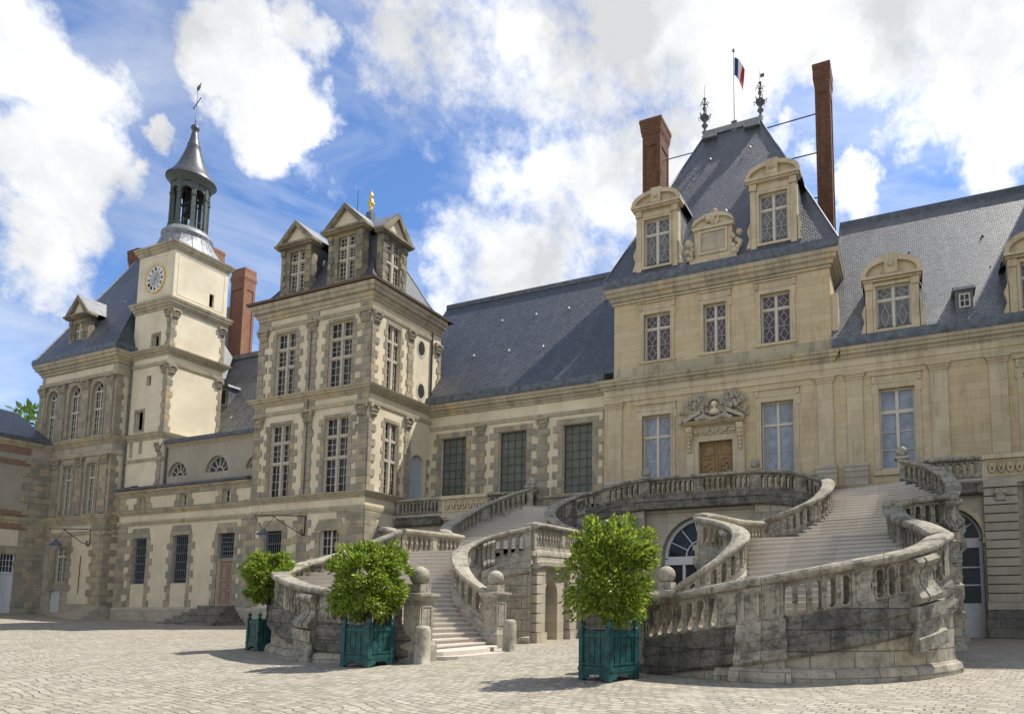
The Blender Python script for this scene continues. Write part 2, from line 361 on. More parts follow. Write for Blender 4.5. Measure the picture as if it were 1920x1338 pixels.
STEPST = stone('pinkish_step_stone', (.485, .445, .39), (.565, .52, .46), (.30, .27, .23), 1.3, 5., .006, .18, (.3, .26, .21), bs=.2)
DARKST = stone('dark_crusted_stone', (.16, .15, .13), (.26, .24, .2), (.1, .1, .09), .9, .4, .012, .6, (.05, .05, .045), crust=.5, bs=.5)  # darker stone with blackish blotches, for the doorstep and terrace plinths
WEATH = stone('weathered_ochre_stone', (.36, .32, .235), (.46, .41, .30), (.22, .19, .13), 1.5, 1.2, .008, .85, (.13, .125, .085), bs=.3)
PIERST = stone('pale_pier_stone', (.36, .33, .265), (.45, .41, .33), (.25, .23, .18), 1.0, .365, .004, .35, (.12, .11, .09), bs=.3)
BANDB = stone('dull_brick', (.20, .105, .07), (.29, .165, .11), (.28, .22, .17), .23, .075, .010, .5, (.09, .06, .045), bs=.4)
BRICK = stone('red_brick', (.24, .10, .06), (.33, .15, .09), (.30, .23, .17), .23, .075, .010, .35, (.08, .05, .04), bs=.4)
BRICKD = stone('sooty_brick', (.12, .055, .03), (.21, .095, .052), (.11, .08, .06), .23, .075, .010, .45, (.045, .03, .025), bs=.4)
CREAM = plaster('cream_render', (.65, .56, .40))
CREAMT = plaster('pale_tower_render', (.70, .615, .455), .14)
GREYR = plaster('grey_render', (.36, .32, .25), .45)
SLATE = slate('blue_slate', (.062, .066, .076), (.108, .113, .125), (.028, .030, .034), .2, .125)
SLATEL = slate('weathered_slate', (.115, .116, .118), (.205, .205, .203), (.042, .042, .045), .2, .125)
LEAD = simple('lead_sheet', (.115, .128, .148), .55, .15, .25, 3, .2)
ZINC = simple('vent_zinc', (.25, .255, .26), .6, 0, .1)
LEADL = simple('pale_lead', (.24, .25, .26), .5, .25, .22, 3, .15)
WHITEF = simple('cream_painted_wood', (.54, .49, .39), .55, 0, .06, 8, .05)
STONEF = simple('pale_mullion_stone', (.46, .41, .32), .85, 0, .12, 7, .2)
GLASS = glassy('dark_window_glass', (.028, .031, .038), .08, .2)
GLASSB = glassy('bluish_window_glass', (.06, .063, .075), .1, .22)
GLASSP = glassy('pale_leaded_glass', (.14, .137, .137), .3, .25)
CURT = simple('curtained_glass', (.26, .295, .35), .15, 0, .16, 2.2, .0, .35)
PURP = glassy('rosy_leaded_glass', (.10, .072, .078), .3, .25)
LEADLINE = simple('white_lead_cames', (.46, .46, .44), .5, 0, .05)
IRON = simple('black_iron', (.02, .02, .022), .5, .4, .2)
BLUEIRON = simple('blue_grey_iron', (.165, .18, .185), .55, .1, .15)
GREYDOOR = simple('pale_grey_paint', (.42, .44, .46), .5, 0, .06)
WHITEDOOR = simple('white_paint', (.60, .60, .58), .5, 0, .05)
PINKWOOD = simple('faded_pink_wood', (.33, .23, .17), .7, 0, .15)
OAK = simple('oak_door', (.27, .165, .06), .5, 0, .2, 5, .15)
GREENP = simple('teal_green_paint', (.013, .078, .073), .5, 0, .34, 7, .15)
GOLD = simple('gilt_metal', (.72, .48, .12), .3, .9, .15)
COPPER = simple('grey_green_cupola_paint', (.085, .10, .088), .6, .1, .2)
SCREENBAR = simple('screen_bar', (.085, .09, .075), .8, 0, .1)
MESHSC = simple('dark_window_screen', (.135, .14, .115), .8, 0, .14, 1.2, 0)
BLACK = simple('dark_interior', (.012, .012, .012), .9, 0, .1, 3, 0)
SOIL = simple('soil', (.05, .035, .025), .95)
BARK = simple('bark', (.10, .075, .05), .9, 0, .3, 12, .5)
def leafmat(name, a, b_):
    m, t, b, L = newmat(name); oi = nd(t, 'ShaderNodeNewGeometry')
    vr = ramp(t, noise_n(t, oi.outputs['Position'], 2.6, 3, .6), .35, .65); rnd = nd(t, 'ShaderNodeMath', operation='MULTIPLY_ADD'); L(oi.outputs['Random Per Island'], rnd.inputs[0]); rnd.inputs[1].default_value = .7; k3 = nd(t, 'ShaderNodeMath', operation='MULTIPLY'); L(vr, k3.inputs[0]); k3.inputs[1].default_value = .3; L(k3.outputs[0], rnd.inputs[2])
    L(mixc(t, rnd.outputs[0], a, b_), b.inputs['Base Color']); b.inputs['Roughness'].default_value = .38
    b.inputs['Transmission Weight'].default_value = 0
    tr = nd(t, 'ShaderNodeBsdfTranslucent'); L(mixc(t, oi.outputs['Random Per Island'], tuple(x * 1.5 for x in a), tuple(x * 1.5 for x in b_)), tr.inputs[0])
    mx = nd(t, 'ShaderNodeMixShader'); mx.inputs[0].default_value = .42; L(b.outputs[0], mx.inputs[1]); L(tr.outputs[0], mx.inputs[2])
    o = [n for n in t.nodes if n.type == 'OUTPUT_MATERIAL'][0]; L(mx.outputs[0], o.inputs[0]); return m
LEAF = leafmat('orange_tree_leaf', (.055, .115, .010), (.32, .39, .042))
LEAF2 = leafmat('chestnut_leaf', (.05, .105, .015), (.14, .22, .035))
def cobble():
    m, t, b, L = newmat('worn_cobbles'); pos = nd(t, 'ShaderNodeNewGeometry').outputs['Position']
    mp = nd(t, 'ShaderNodeMapping'); mp.inputs['Rotation'].default_value = (0, 0, R(14)); L(pos, mp.inputs[0])
    def warp(vec, sc, am):
        nz = nd(t, 'ShaderNodeTexNoise'); nz.inputs['Scale'].default_value = sc; nz.inputs['Detail'].default_value = 2; L(pos, nz.inputs['Vector'])
        k = nd(t, 'ShaderNodeVectorMath', operation='SCALE'); L(nz.outputs['Color'], k.inputs[0]); k.inputs[3].default_value = am
        ad = nd(t, 'ShaderNodeVectorMath', operation='ADD'); L(vec, ad.inputs[0]); L(k.outputs[0], ad.inputs[1]); return ad.outputs[0]
    v = warp(warp(mp.outputs[0], .35, .8), 4.0, .13)
    br = bricks(t, v, .24, .155, .016, (.27, .245, .20), (.42, .385, .32), (.21, .185, .145)); br.offset_frequency = 2
    br.inputs['Mortar Smooth'].default_value = .8
    fine = noise_n(t, pos, 18, 6, .65); big = noise_n(t, pos, .22, 6, .65); md = noise_n(t, pos, 1.3, 6, .65)
    jm = nd(t, 'ShaderNodeMath', operation='MULTIPLY'); L(br.outputs['Fac'], jm.inputs[0]); L(ramp(t, md, .38, .62, .05, 1), jm.inputs[1])
    col = mixc(t, jm.outputs[0], mixc(t, br.outputs['Fac'], br.outputs['Color'], (.36, .33, .275)), (.12, .10, .07))
    col = mixc(t, ramp(t, big, .35, .68, 0, .8), col, mixc(t, 1., col, (.86, .84, .78), 'MULTIPLY'))
    col = mixc(t, ramp(t, md, .52, .74, 0, .4), col, (.41, .38, .32))
    col = mixc(t, ramp(t, fine, .35, .7, 0, .4), col, mixc(t, 1., col, (.72, .70, .64), 'MULTIPLY'))
    L(col, b.inputs['Base Color']); b.inputs['Roughness'].default_value = .8; b.inputs['Specular IOR Level'].default_value = .25
    inv = nd(t, 'ShaderNodeMath', operation='MULTIPLY_ADD'); L(jm.outputs[0], inv.inputs[0]); inv.inputs[1].default_value = -1.; 
    f2 = nd(t, 'ShaderNodeMath', operation='MULTIPLY_ADD'); L(fine, f2.inputs[0]); f2.inputs[1].default_value = .5; sepc = nd(t, 'ShaderNodeSeparateColor'); L(br.outputs['Color'], sepc.inputs[0]); L(sepc.outputs[0], f2.inputs[2]); L(f2.outputs[0], inv.inputs[2])
    bump(t, b, inv.outputs[0], .9, .03); return m
COBBLE = cobble()

# ------------------------------------------------------------------ ground
def gz(x, y):
    z = .38 + .03 * max(-30, min(0, y - 18))
    if x < -26: z += .02 * min(24, -26 - x) * min(1, max(0, (y - 8) / 14))
    if x < -50: z += .045 * min(10, -50 - x) * min(1, max(0, (y - 8) / 14))
    return z
def ground():
    xs = [-3000, -800, -250, -120] + [-90 + 3 * i for i in range(46)] + [90, 250, 800, 3000]
    ys = [-3000, -800, -200, -60] + [-24 + 2 * i for i in range(46)] + [120, 250, 800, 3000]
    v = [(x, y, gz(x, y)) for y in ys for x in xs]; n = len(xs); mb = MB()
    mb.add(v, [(j * n + i, j * n + i + 1, (j + 1) * n + i + 1, (j + 1) * n + i) for j in range(len(ys) - 1) for i in range(n - 1)], 0, None, True)
    o = mb.build('ground', COBBLE); o['kind'] = 'structure'; return o
ground()

# ------------------------------------------------------------------ windows
def bars(mb, F, ua, ub, za, zb, cols, rows, w, o0, o1, mi=0):
    for k in range(1, cols): u = ua + (ub - ua) * k / cols; mb.fbox(F, u - w / 2, u + w / 2, za, zb, o0, o1, mi)
    for k in range(1, rows): z = za + (zb - za) * k / rows; mb.fbox(F, ua, ub, z - w / 2, z + w / 2, o0, o1 - .004, mi)
def rim(mb, F, ua, ub, za, zb, w, o0, o1, mi=0):
    mb.fbox(F, ua, ua + w, za, zb, o0, o1, mi); mb.fbox(F, ub - w, ub, za, zb, o0, o1, mi)
    mb.fbox(F, ua + w, ub - w, za, za + w, o0, o1, mi); mb.fbox(F, ua + w, ub - w, zb - w, zb, o0, o1, mi)
def strip(mb, F, p, q, w, o0, o1, mi=0):
    d = Vector((q[0] - p[0], q[1] - p[1])); 
    if d.length < 1e-4: return
    n = Vector((-d.y, d.x)).normalized() * w / 2
    mb.fprism(F, [(p[0] - n.x, p[1] - n.y), (q[0] - n.x, q[1] - n.y), (q[0] + n.x, q[1] + n.y), (p[0] + n.x, p[1] + n.y)], o0, o1, mi)
def lattice(mb, F, ua, ub, za, zb, o0, o1, w=.021, mi=0):
    """white cames: elongated hexagons round a diamond, repeated up the light"""
    n = max(1, round((zb - za) / ((ub - ua) * 1.55))); h = (zb - za) / n; c = (ua + ub) / 2; d = (ub - ua) * .30
    for k in range(n):
        z0 = za + k * h; zm = z0 + h / 2
        T, B, Lf, Rt = (c, zm + h * .36), (c, zm - h * .36), (c - d, zm), (c + d, zm)
        for p, q in ((T, Lf), (T, Rt), (B, Lf), (B, Rt), ((ua, zm), Lf), (Rt, (ub, zm)), ((c, z0), B), (T, (c, z0 + h))): strip(mb, F, p, q, w, o0, o1, mi)
        if k: mb.fbox(F, ua, ub, z0 - w / 2, z0 + w / 2, o0, o1 - .003, mi)
    rim(mb, F, ua + .02, ub - .02, za + .02, zb - .02, w, o0, o1 - .005, mi)
def window(parent, F, ua, ub, za, zb, style, d=.3, single=None, label=None, rise=0):
    """frame mesh with its pane below it; single = merge both in the mesh builder given"""
    mb = single or MB(); pm = MB(); o0, o1 = -d - .03, -d + .06; W = ub - ua; H = zb - za; c = (ua + ub) / 2
    fm, gm = WHITEF, GLASS
    if style == 'mullion':
        fm = [STONEF, WHITEF]; a = za + H * .47; b_ = za + H * .755
        mb.fbox(F, c - .085, c + .085, za, zb, o0, o1 + .06, 0)
        for z in (a, b_): mb.fbox(F, ua, c - .085, z - .075, z + .075, o0, o1 + .05, 0); mb.fbox(F, c + .085, ub, z - .075, z + .075, o0, o1 + .05, 0)
        for x0, x1 in ((ua, c - .085), (c + .085, ub)):
            for z0, z1, n in ((za, a - .075, 4), (a + .075, b_ - .075, 3), (b_ + .075, zb, 2)):
                rim(mb, F, x0, x1, z0, z1, .04, o0, o1 - .02, 1); bars(mb, F, x0 + .04, x1 - .04, z0 + .04, z1 - .04, 2, n, .022, o0, o1 - .035, 1)
    elif style in ('leaded', 'rosy', 'veiled'):
        fm = [WHITEF, LEADLINE]; gm = {'leaded': GLASSP, 'rosy': PURP, 'veiled': CURT}[style]; tz = za + H * .70
        rim(mb, F, ua, ub, za, zb, .07, o0, o1, 0); mb.fbox(F, c - .065, c + .065, za + .07, zb - .07, o0, o1 + .02, 0); mb.fbox(F, ua + .07, c - .065, tz - .06, tz + .06, o0, o1, 0); mb.fbox(F, c + .065, ub - .07, tz - .06, tz + .06, o0, o1, 0)
        for x0, x1 in ((ua + .07, c - .065), (c + .065, ub - .07)):
            lattice(mb, F, x0, x1, za + .07, tz - .06, o0, o1 - .04, mi=1); lattice(mb, F, x0, x1, tz + .06, zb - .07, o0, o1 - .04, mi=1)
    elif style == 'plain':
        gm = CURT; tz = za + H * .715; rim(mb, F, ua, ub, za, zb, .09, o0, o1); mb.fbox(F, c - .075, c + .075, za + .09, zb - .09, o0, o1 + .02)
        for x0, x1 in ((ua + .09, c - .075), (c + .075, ub - .09)):
            mb.fbox(F, x0, x1, tz - .09, tz + .09, o0, o1); bars(mb, F, x0, x1, za + .09, tz - .09, 1, 3, .04, o0, o1 - .02)
    elif style == 'small':
        rim(mb, F, ua, ub, za, zb, .07, o0, o1); mb.fbox(F, c - .05, c + .05, za + .07, zb - .07, o0, o1)
        for x0, x1 in ((ua + .07, c - .05), (c + .05, ub - .07)): bars(mb, F, x0, x1, za + .07, zb - .07, 2 if W > 1 else 1, max(2, round(H / .5)), .03, o0, o1 - .03)
    elif style == 'tall':
        gm = GLASSB; tz = za + H * .72; rim(mb, F, ua, ub, za, zb, .07, o0, o1); mb.fbox(F, c - .05, c + .05, za + .07, zb - .07, o0, o1); mb.fbox(F, ua + .07, c - .05, tz - .07, tz + .07, o0, o1); mb.fbox(F, c + .05, ub - .07, tz - .07, tz + .07, o0, o1)
        for x0, x1 in ((ua + .07, c - .05), (c + .05, ub - .07)):
            bars(mb, F, x0, x1, za + .07, tz - .07, 2, 5, .03, o0, o1 - .03); bars(mb, F, x0, x1, tz + .07, zb - .07, 2, 2, .03, o0, o1 - .03)
    elif style == 'arched':
        sp = zb - rise; tz = za + H * .5; rim(mb, F, ua, ub, za, sp, .07, o0, o1); mb.fbox(F, c - .05, c + .05, za + .07, sp - .07, o0, o1); mb.fbox(F, ua + .07, c - .05, tz - .07, tz + .07, o0, o1); mb.fbox(F, c + .05, ub - .07, tz - .07, tz + .07, o0, o1)
        for x0, x1 in ((ua + .07, c - .05), (c + .05, ub - .07)):
            bars(mb, F, x0, x1, za + .07, tz - .07, 2, 4, .03, o0, o1 - .03); bars(mb, F, x0, x1, tz + .07, sp - .07, 2, 2, .03, o0, o1 - .03)
        fan(mb, F, ua, ub, sp, rise, 3, o0, o1)
    elif style == 'grille':
        fm = BLUEIRON; gm = BLACK; n = 8
        for k in range(n): u = ua + W * (k + .5) / n; mb.tube([F(u, za, -.05), F(u, zb - .02, -.05)], .016, 6)
        for k in range(6): z = za + H * (k + .5) / 6; mb.fbox(F, ua, ub, z - .02, z + .02, -.075, -.06)
        rim(mb, F, ua, ub, za, zb, .06, o0, o1)
    elif style == 'screen':
        fm = SCREENBAR; gm = MESHSC; rim(mb, F, ua, ub, za, zb, .05, o0, o1); bars(mb, F, ua, ub, za, zb, 4, 8, .016, o0, o1 - .03)
    if rise: pts = [(ua, za), (ub, za)] + arc(ua, ub, zb - rise, rise)[::-1]
    else: pts = [(ua, za), (ub, za), (ub, zb), (ua, zb)]
    if single: return
    w = mb.build('window', fm, parent)
    if label: w['label'] = label
    pm.fprism(F, pts, o0 - .02, o0 + .015); pm.build('pane', gm, w)
    return w
def fan(mb, F, ua, ub, sp, rise, n, o0, o1, w=.06, mi=0, hub=0.):
    A = arc(ua + w / 2, ub - w / 2, sp, rise - w / 2, 14)
    for k in range(14): strip(mb, F, A[k], A[k + 1], w, o0, o1, mi)
    c = (ua + ub) / 2; r = (ub - ua) / 2 - w
    mb.fbox(F, ua + w, ub - w, sp - w / 2, sp + w / 2, o0, o1 + .004, mi)
    for k in range(1, n): a = math.pi * k / n; strip(mb, F, (c - hub * r * math.cos(a), sp + hub * (rise - w) * math.sin(a)), (c - r * math.cos(a), sp + (rise - w) * math.sin(a)), .04, o0, o1 - .01, mi)
    if hub:
        B = arc(c - hub * r, c + hub * r, sp, hub * (rise - w), 10)
        for k in range(10): strip(mb, F, B[k], B[k + 1], .05, o0, o1, mi)
def surround(mb, F, ua, ub, za, zb, w=.2, o=.06, ears=True, hood=0, mi=0):
    mb.fbox(F, ua - w, ua, za, zb, -.01, o, mi); mb.fbox(F, ub, ub + w, za, zb, -.01, o, mi); mb.fbox(F, ua - w, ub + w, zb, zb + w, -.01, o, mi)
    mb.fbox(F, ua - w * .35, ua - .0, za, zb, -.01, o + .025, mi); mb.fbox(F, ub, ub + w * .35, za, zb, -.01, o + .025, mi)
    if ears: mb.fbox(F, ua - w - .08, ua - w, zb - .25, zb + w, -.01, o - .003, mi); mb.fbox(F, ub + w, ub + w + .08, zb - .25, zb + w, -.01, o - .003, mi)
    if hood:
        mb.fbox(F, ua - w - .05, ub + w + .05, zb + w + .02, zb + w + hood, -.01, o - .02, mi)
        mb.fbox(F, ua - w - .12, ub + w + .12, zb + w + hood, zb + w + hood + .08, -.01, o + .07, mi)
        for u in (ua - w - .05, ub + w - .1): mb.fbox(F, u, u + .15, zb + w + .05, zb + w + hood - .03, -.01, o + .03, mi)
def corn(z0, z1, out, base=0.):
    """moulded cornice profile (out,z) from z0 up to z1"""
    h = z1 - z0
    return [(base, z0), (base + out * .18, z0), (base + out * .2, z0 + h * .18), (base + out * .34, z0 + h * .22), (base + out * .45, z0 + h * .42), (base + out * .72, z0 + h * .5), (base + out * .76, z0 + h * .72), (base + out * .9, z0 + h * .76), (base + out, z0 + h), (base, z0 + h + .03)]
def band(z0, z1, out): return [(0, z0), (out, z0), (out, z1), (0, z1 + .02)]
def roof_poly(mb, pts, mi=0): mb.poly(pts, mi)
def chimney(parent, x0, x1, y0, y1, z0, z1, mat, pots=2, fl=1.):
    mb = MB(); mb.box(x0, x1, y0, y1, z0, z1 - 1.1)
    F = FR(y0); S = SD(x1); w = x1 - x0; d = y1 - y0
    for a, b_ in ((x0, x0 + .16), (x1 - .16, x1), (x0 + .16, x1 - .16)):
        pass
    mb.fbox(F, x0, x0 + .18, z0, z1 - 1.1, 0, .05); mb.fbox(F, x1 - .18, x1, z0, z1 - 1.1, 0, .05); mb.fbox(F, x0 + .18, x1 - .18, z1 - 1.9, z1 - 1.1, 0, .05)
    mb.fbox(S, y0 - .05, y0 + .2, z0, z1 - 1.1, 0, .05); mb.fbox(S, y1 - .2, y1, z0, z1 - 1.1, 0, .05); mb.fbox(S, y0 + .2, y1 - .2, z1 - 1.9, z1 - 1.1, 0, .05)
    sq = [(x0, y0), (x1, y0), (x1, y1), (x0, y1)]
    mb.molding(sq, [(0, z1 - 1.12), (.07, z1 - 1.1), (.07, z1 - .95), (.1, z1 - .9), (.2 * fl, z1 - .35), (.24 * fl, z1 - .3), (.24 * fl, z1 - .05), (.18 * fl, z1), (-.3, z1)], True)
    mb.box(x0 + .05, x1 - .05, y0 + .05, y1 - .05, z1 - .3, z1 + .01)
    for k in range(pots): u = x0 + w * (k + .6) / (pots + .3); mb.lathe(u, y0 + d * .4, [(.13, z1), (.11, z1 + .35), (.13, z1 + .38), (.09, z1 + .4)], 10)
    return mb.build('chimney', mat, parent)
class Courses:
    """each run of moulding is a part of its own"""
    def __init__(s, T): s.T = T
    def molding(s, path, prof, closed=False):
        m = MB(); m.molding(path, prof, closed); m.build('cornice' if prof[-1][1] - prof[0][1] > .3 else 'string_course', CORN, s.T)
    def build(s, *a): pass
def pilaster(mb, F, ua, ub, z0, zc, z1, o=.1, mi=0):
    mb.fbox(F, ua, ub, z0, zc, -.01, o, mi)
    mb.fbox(F, ua - .04, ub + .04, zc, zc + (z1 - zc) * .35, -.01, o + .04, mi); mb.fbox(F, ua - .09, ub + .09, zc + (z1 - zc) * .35, zc + (z1 - zc) * .7, -.01, o + .09, mi); mb.fbox(F, ua - .15, ub + .15, zc + (z1 - zc) * .7, z1, -.01, o + .15, mi)
def pilbase(T, F, ua, ub):
    m = MB(); m.uprism(F, [(0, 6.86), (.34, 6.86), (.34, 7.85), (.38, 7.88), (.38, 8.0), (.28, 8.03), (.28, 8.12), (.33, 8.2), (.3, 8.3), (.2, 8.36), (.24, 8.46), (.2, 8.56), (.1, 8.6), (0, 8.6)], ua - .16, ub + .16); m.build('pilaster_base', PIERST, T)
def leafcap(mb, F, c, w, z0, z1, o, mi=0):
    """capital with two scrolls and rows of leaves"""
    h = z1 - z0
    mb.fprism(F, [(c - w * .42, z0), (c + w * .42, z0), (c + w * .55, z1 - h * .2), (c - w * .55, z1 - h * .2)], -.01, o + .05, mi)
    mb.fbox(F, c - w * .66, c + w * .66, z1 - h * .18, z1, -.01, o + .14, mi)
    for k in (-1, 1):
        p = F(c + k * w * .5, z1 - h * .32, o + .06); mb.sphere(p, h * .17, 8, mi)
    for r_ in range(2):
        for k in range(-1 - r_, 2 + r_, 1 + r_ * 0):
            p = F(c + k * w * .24, z0 + h * (.15 + .3 * r_), o + .06); mb.sphere(p, h * .1, 6, mi)
def dormer(parent, F, Fs, ua, ub, z0, z1, wa, wb, wz0, wz1, kind, top, over, depth, style, mat, roofmat, fback, label=None, quo=False):
    """stone dormer front with its window, pediment, cheeks and a little roof; fback(z) = how far back the main slope lies at z"""
    mb = MB(); wall(mb, F, ua, ub, z0, z1, [(wa, wb, wz0, wz1)], .28)
    c = (ua + ub) / 2
    for u in (ua, ub):
        mb.quad(F(u, z0), F(u, z1), F(u, z1, -fback(z1)), F(u, z0, -fback(z0)), 1)
        sgn = -1 if u == ua else 1; mb.fbox(F, min(u, u + sgn * .03), max(u, u + sgn * .03), z0, z1, -.42, .0, 0)
    if quo:
        for u, s in ((ua, 1), (ub, -1)): quoins(mb, F, u, z0, z1 - .3, s, .26, .42, .38, .045, 0)
        for u, s in ((ua - .03, 1), (ub + .03, -1)): mb.fbox(F, min(u, u + s * .34), max(u, u + s * .34), z1 - .42, z1 - .05, -.01, .1, 0)
    else:
        for u, s in ((ua, 1), (ub, -1)):
            mb.fbox(F, min(u, u + s * .3), max(u, u + s * .3), z0, z1 - .3, -.01, .06, 0); mb.fbox(F, min(u - s * .04, u + s * .34), max(u - s * .04, u + s * .34), z1 - .36, z1 - .02, -.01, .14, 0)
            # side scroll
            mb.fprism(F, [(u, z0), (u - s * .22, z0), (u - s * .28, z0 + .35), (u - s * .1, z0 + .9), (u - s * .22, z0 + 1.35), (u - s * .06, z0 + 1.75), (u, z0 + 1.75)], -.25, .0, 0)
        mb.fbox(F, ua + .36, ub - .36, wz1 + .16, z1 - .12, -.01, .05, 0)
        rim(mb, F, wa - .13, wb + .13, wz0 - .0, wz1 + .13, .13, -.01, .07, 0)
    e = over
    mb.fbox(F, ua - e, ub + e, z1, z1 + .1, -.4, .16 + e * .3, 0); mb.fbox(F, ua - e - .08, ub + e + .08, z1 + .1, z1 + .24, -.4, .26 + e * .3, 0)
    zp = z1 + .24
    if kind == 'tri':
        mb.fprism(F, [(ua - e, zp), (ub + e, zp), (c, top - .16)], -.4, .04, 2)
        for s in (-1, 1):
            x0 = c + s * (ub - ua + 2 * e + .16) / 2
            mb.fprism(F, [(x0, zp), (c, top), (c, top - .34), (x0 - s * .5, zp)], -.4, .26, 0)
        prof = [(ua - e - .08, zp), (c, top), (ub + e + .08, zp)]
    else:
        n = 12; w = (ub - ua) / 2 + e + .08; pts = [(c - w * math.cos(math.pi * (k / n)), zp + (top - zp) * math.sin(math.pi * (k / n)) ** .85) for k in range(n + 1)]
        mb.fprism(F, [(p, max(zp, q - .12)) for p, q in pts], -.4, .05, 0)
        for k in range(n):
            (p, q), (r_, t) = pts[k], pts[k + 1]; k1, k2 = .8, .8
            mb.fprism(F, [(p, q), (r_, t), (c + (r_ - c) * .84, max(zp, zp + (t - zp) * .72)), (c + (p - c) * .84, max(zp, zp + (q - zp) * .72))], -.4, .24, 0)
        mb.fbox(F, c - .3, c + .3, zp + .04, top + .06, 0, .28, 0); mb.sphere(F(c, (zp + top) / 2, .26), .17, 10, 0)
        for s in (-1, 1): mb.fprism(F, [(c + s * .45, zp + .08), (c + s * (w - .45), zp + .08), (c + s * .5, zp + .3)], 0, .1, 0)
        prof = pts
    # little roof running back to the slope
    for k in range(len(prof) - 1):
        (p, q), (r_, t) = prof[k], prof[k + 1]
        mb.quad(F(p, q + .02, .2), F(r_, t + .02, .2), F(r_, t + .02, -fback(t)), F(p, q + .02, -fback(q)), 3)
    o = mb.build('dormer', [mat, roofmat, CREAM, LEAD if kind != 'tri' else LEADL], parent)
    if label: o['label'] = label
    wm = MB(); window(None, F, wa, wb, wz0, wz1, style, .2, single=wm)
    gm = {'rosy': PURP, 'leaded': GLASSP, 'mullion': GLASS}.get(style, GLASS)
    fm = {'rosy': [WHITEF, LEADLINE, gm], 'leaded': [WHITEF, LEADLINE, gm], 'mullion': [STONEF, WHITEF, gm]}.get(style, [WHITEF, WHITEF, gm])
    wm.fbox(F, wa, wb, wz0, wz1, -.25, -.215, 2); wm.build('window', fm, o)
    return o
def hooks(parent, pts):
    """little lead roof vents"""
    for p in pts:
        mb = MB(); x, y, z = p; s = .085
        mb.add([(x - s, y - .02, z), (x + s, y - .02, z), (x, y - .17, z + .0), (x, y + .02, z + .20)], [(0, 2, 3), (2, 1, 3), (0, 1, 2)])
        mb.build('roof_vent', ZINC, parent)

# ================================================================== PALACE
Y0 = 33.5
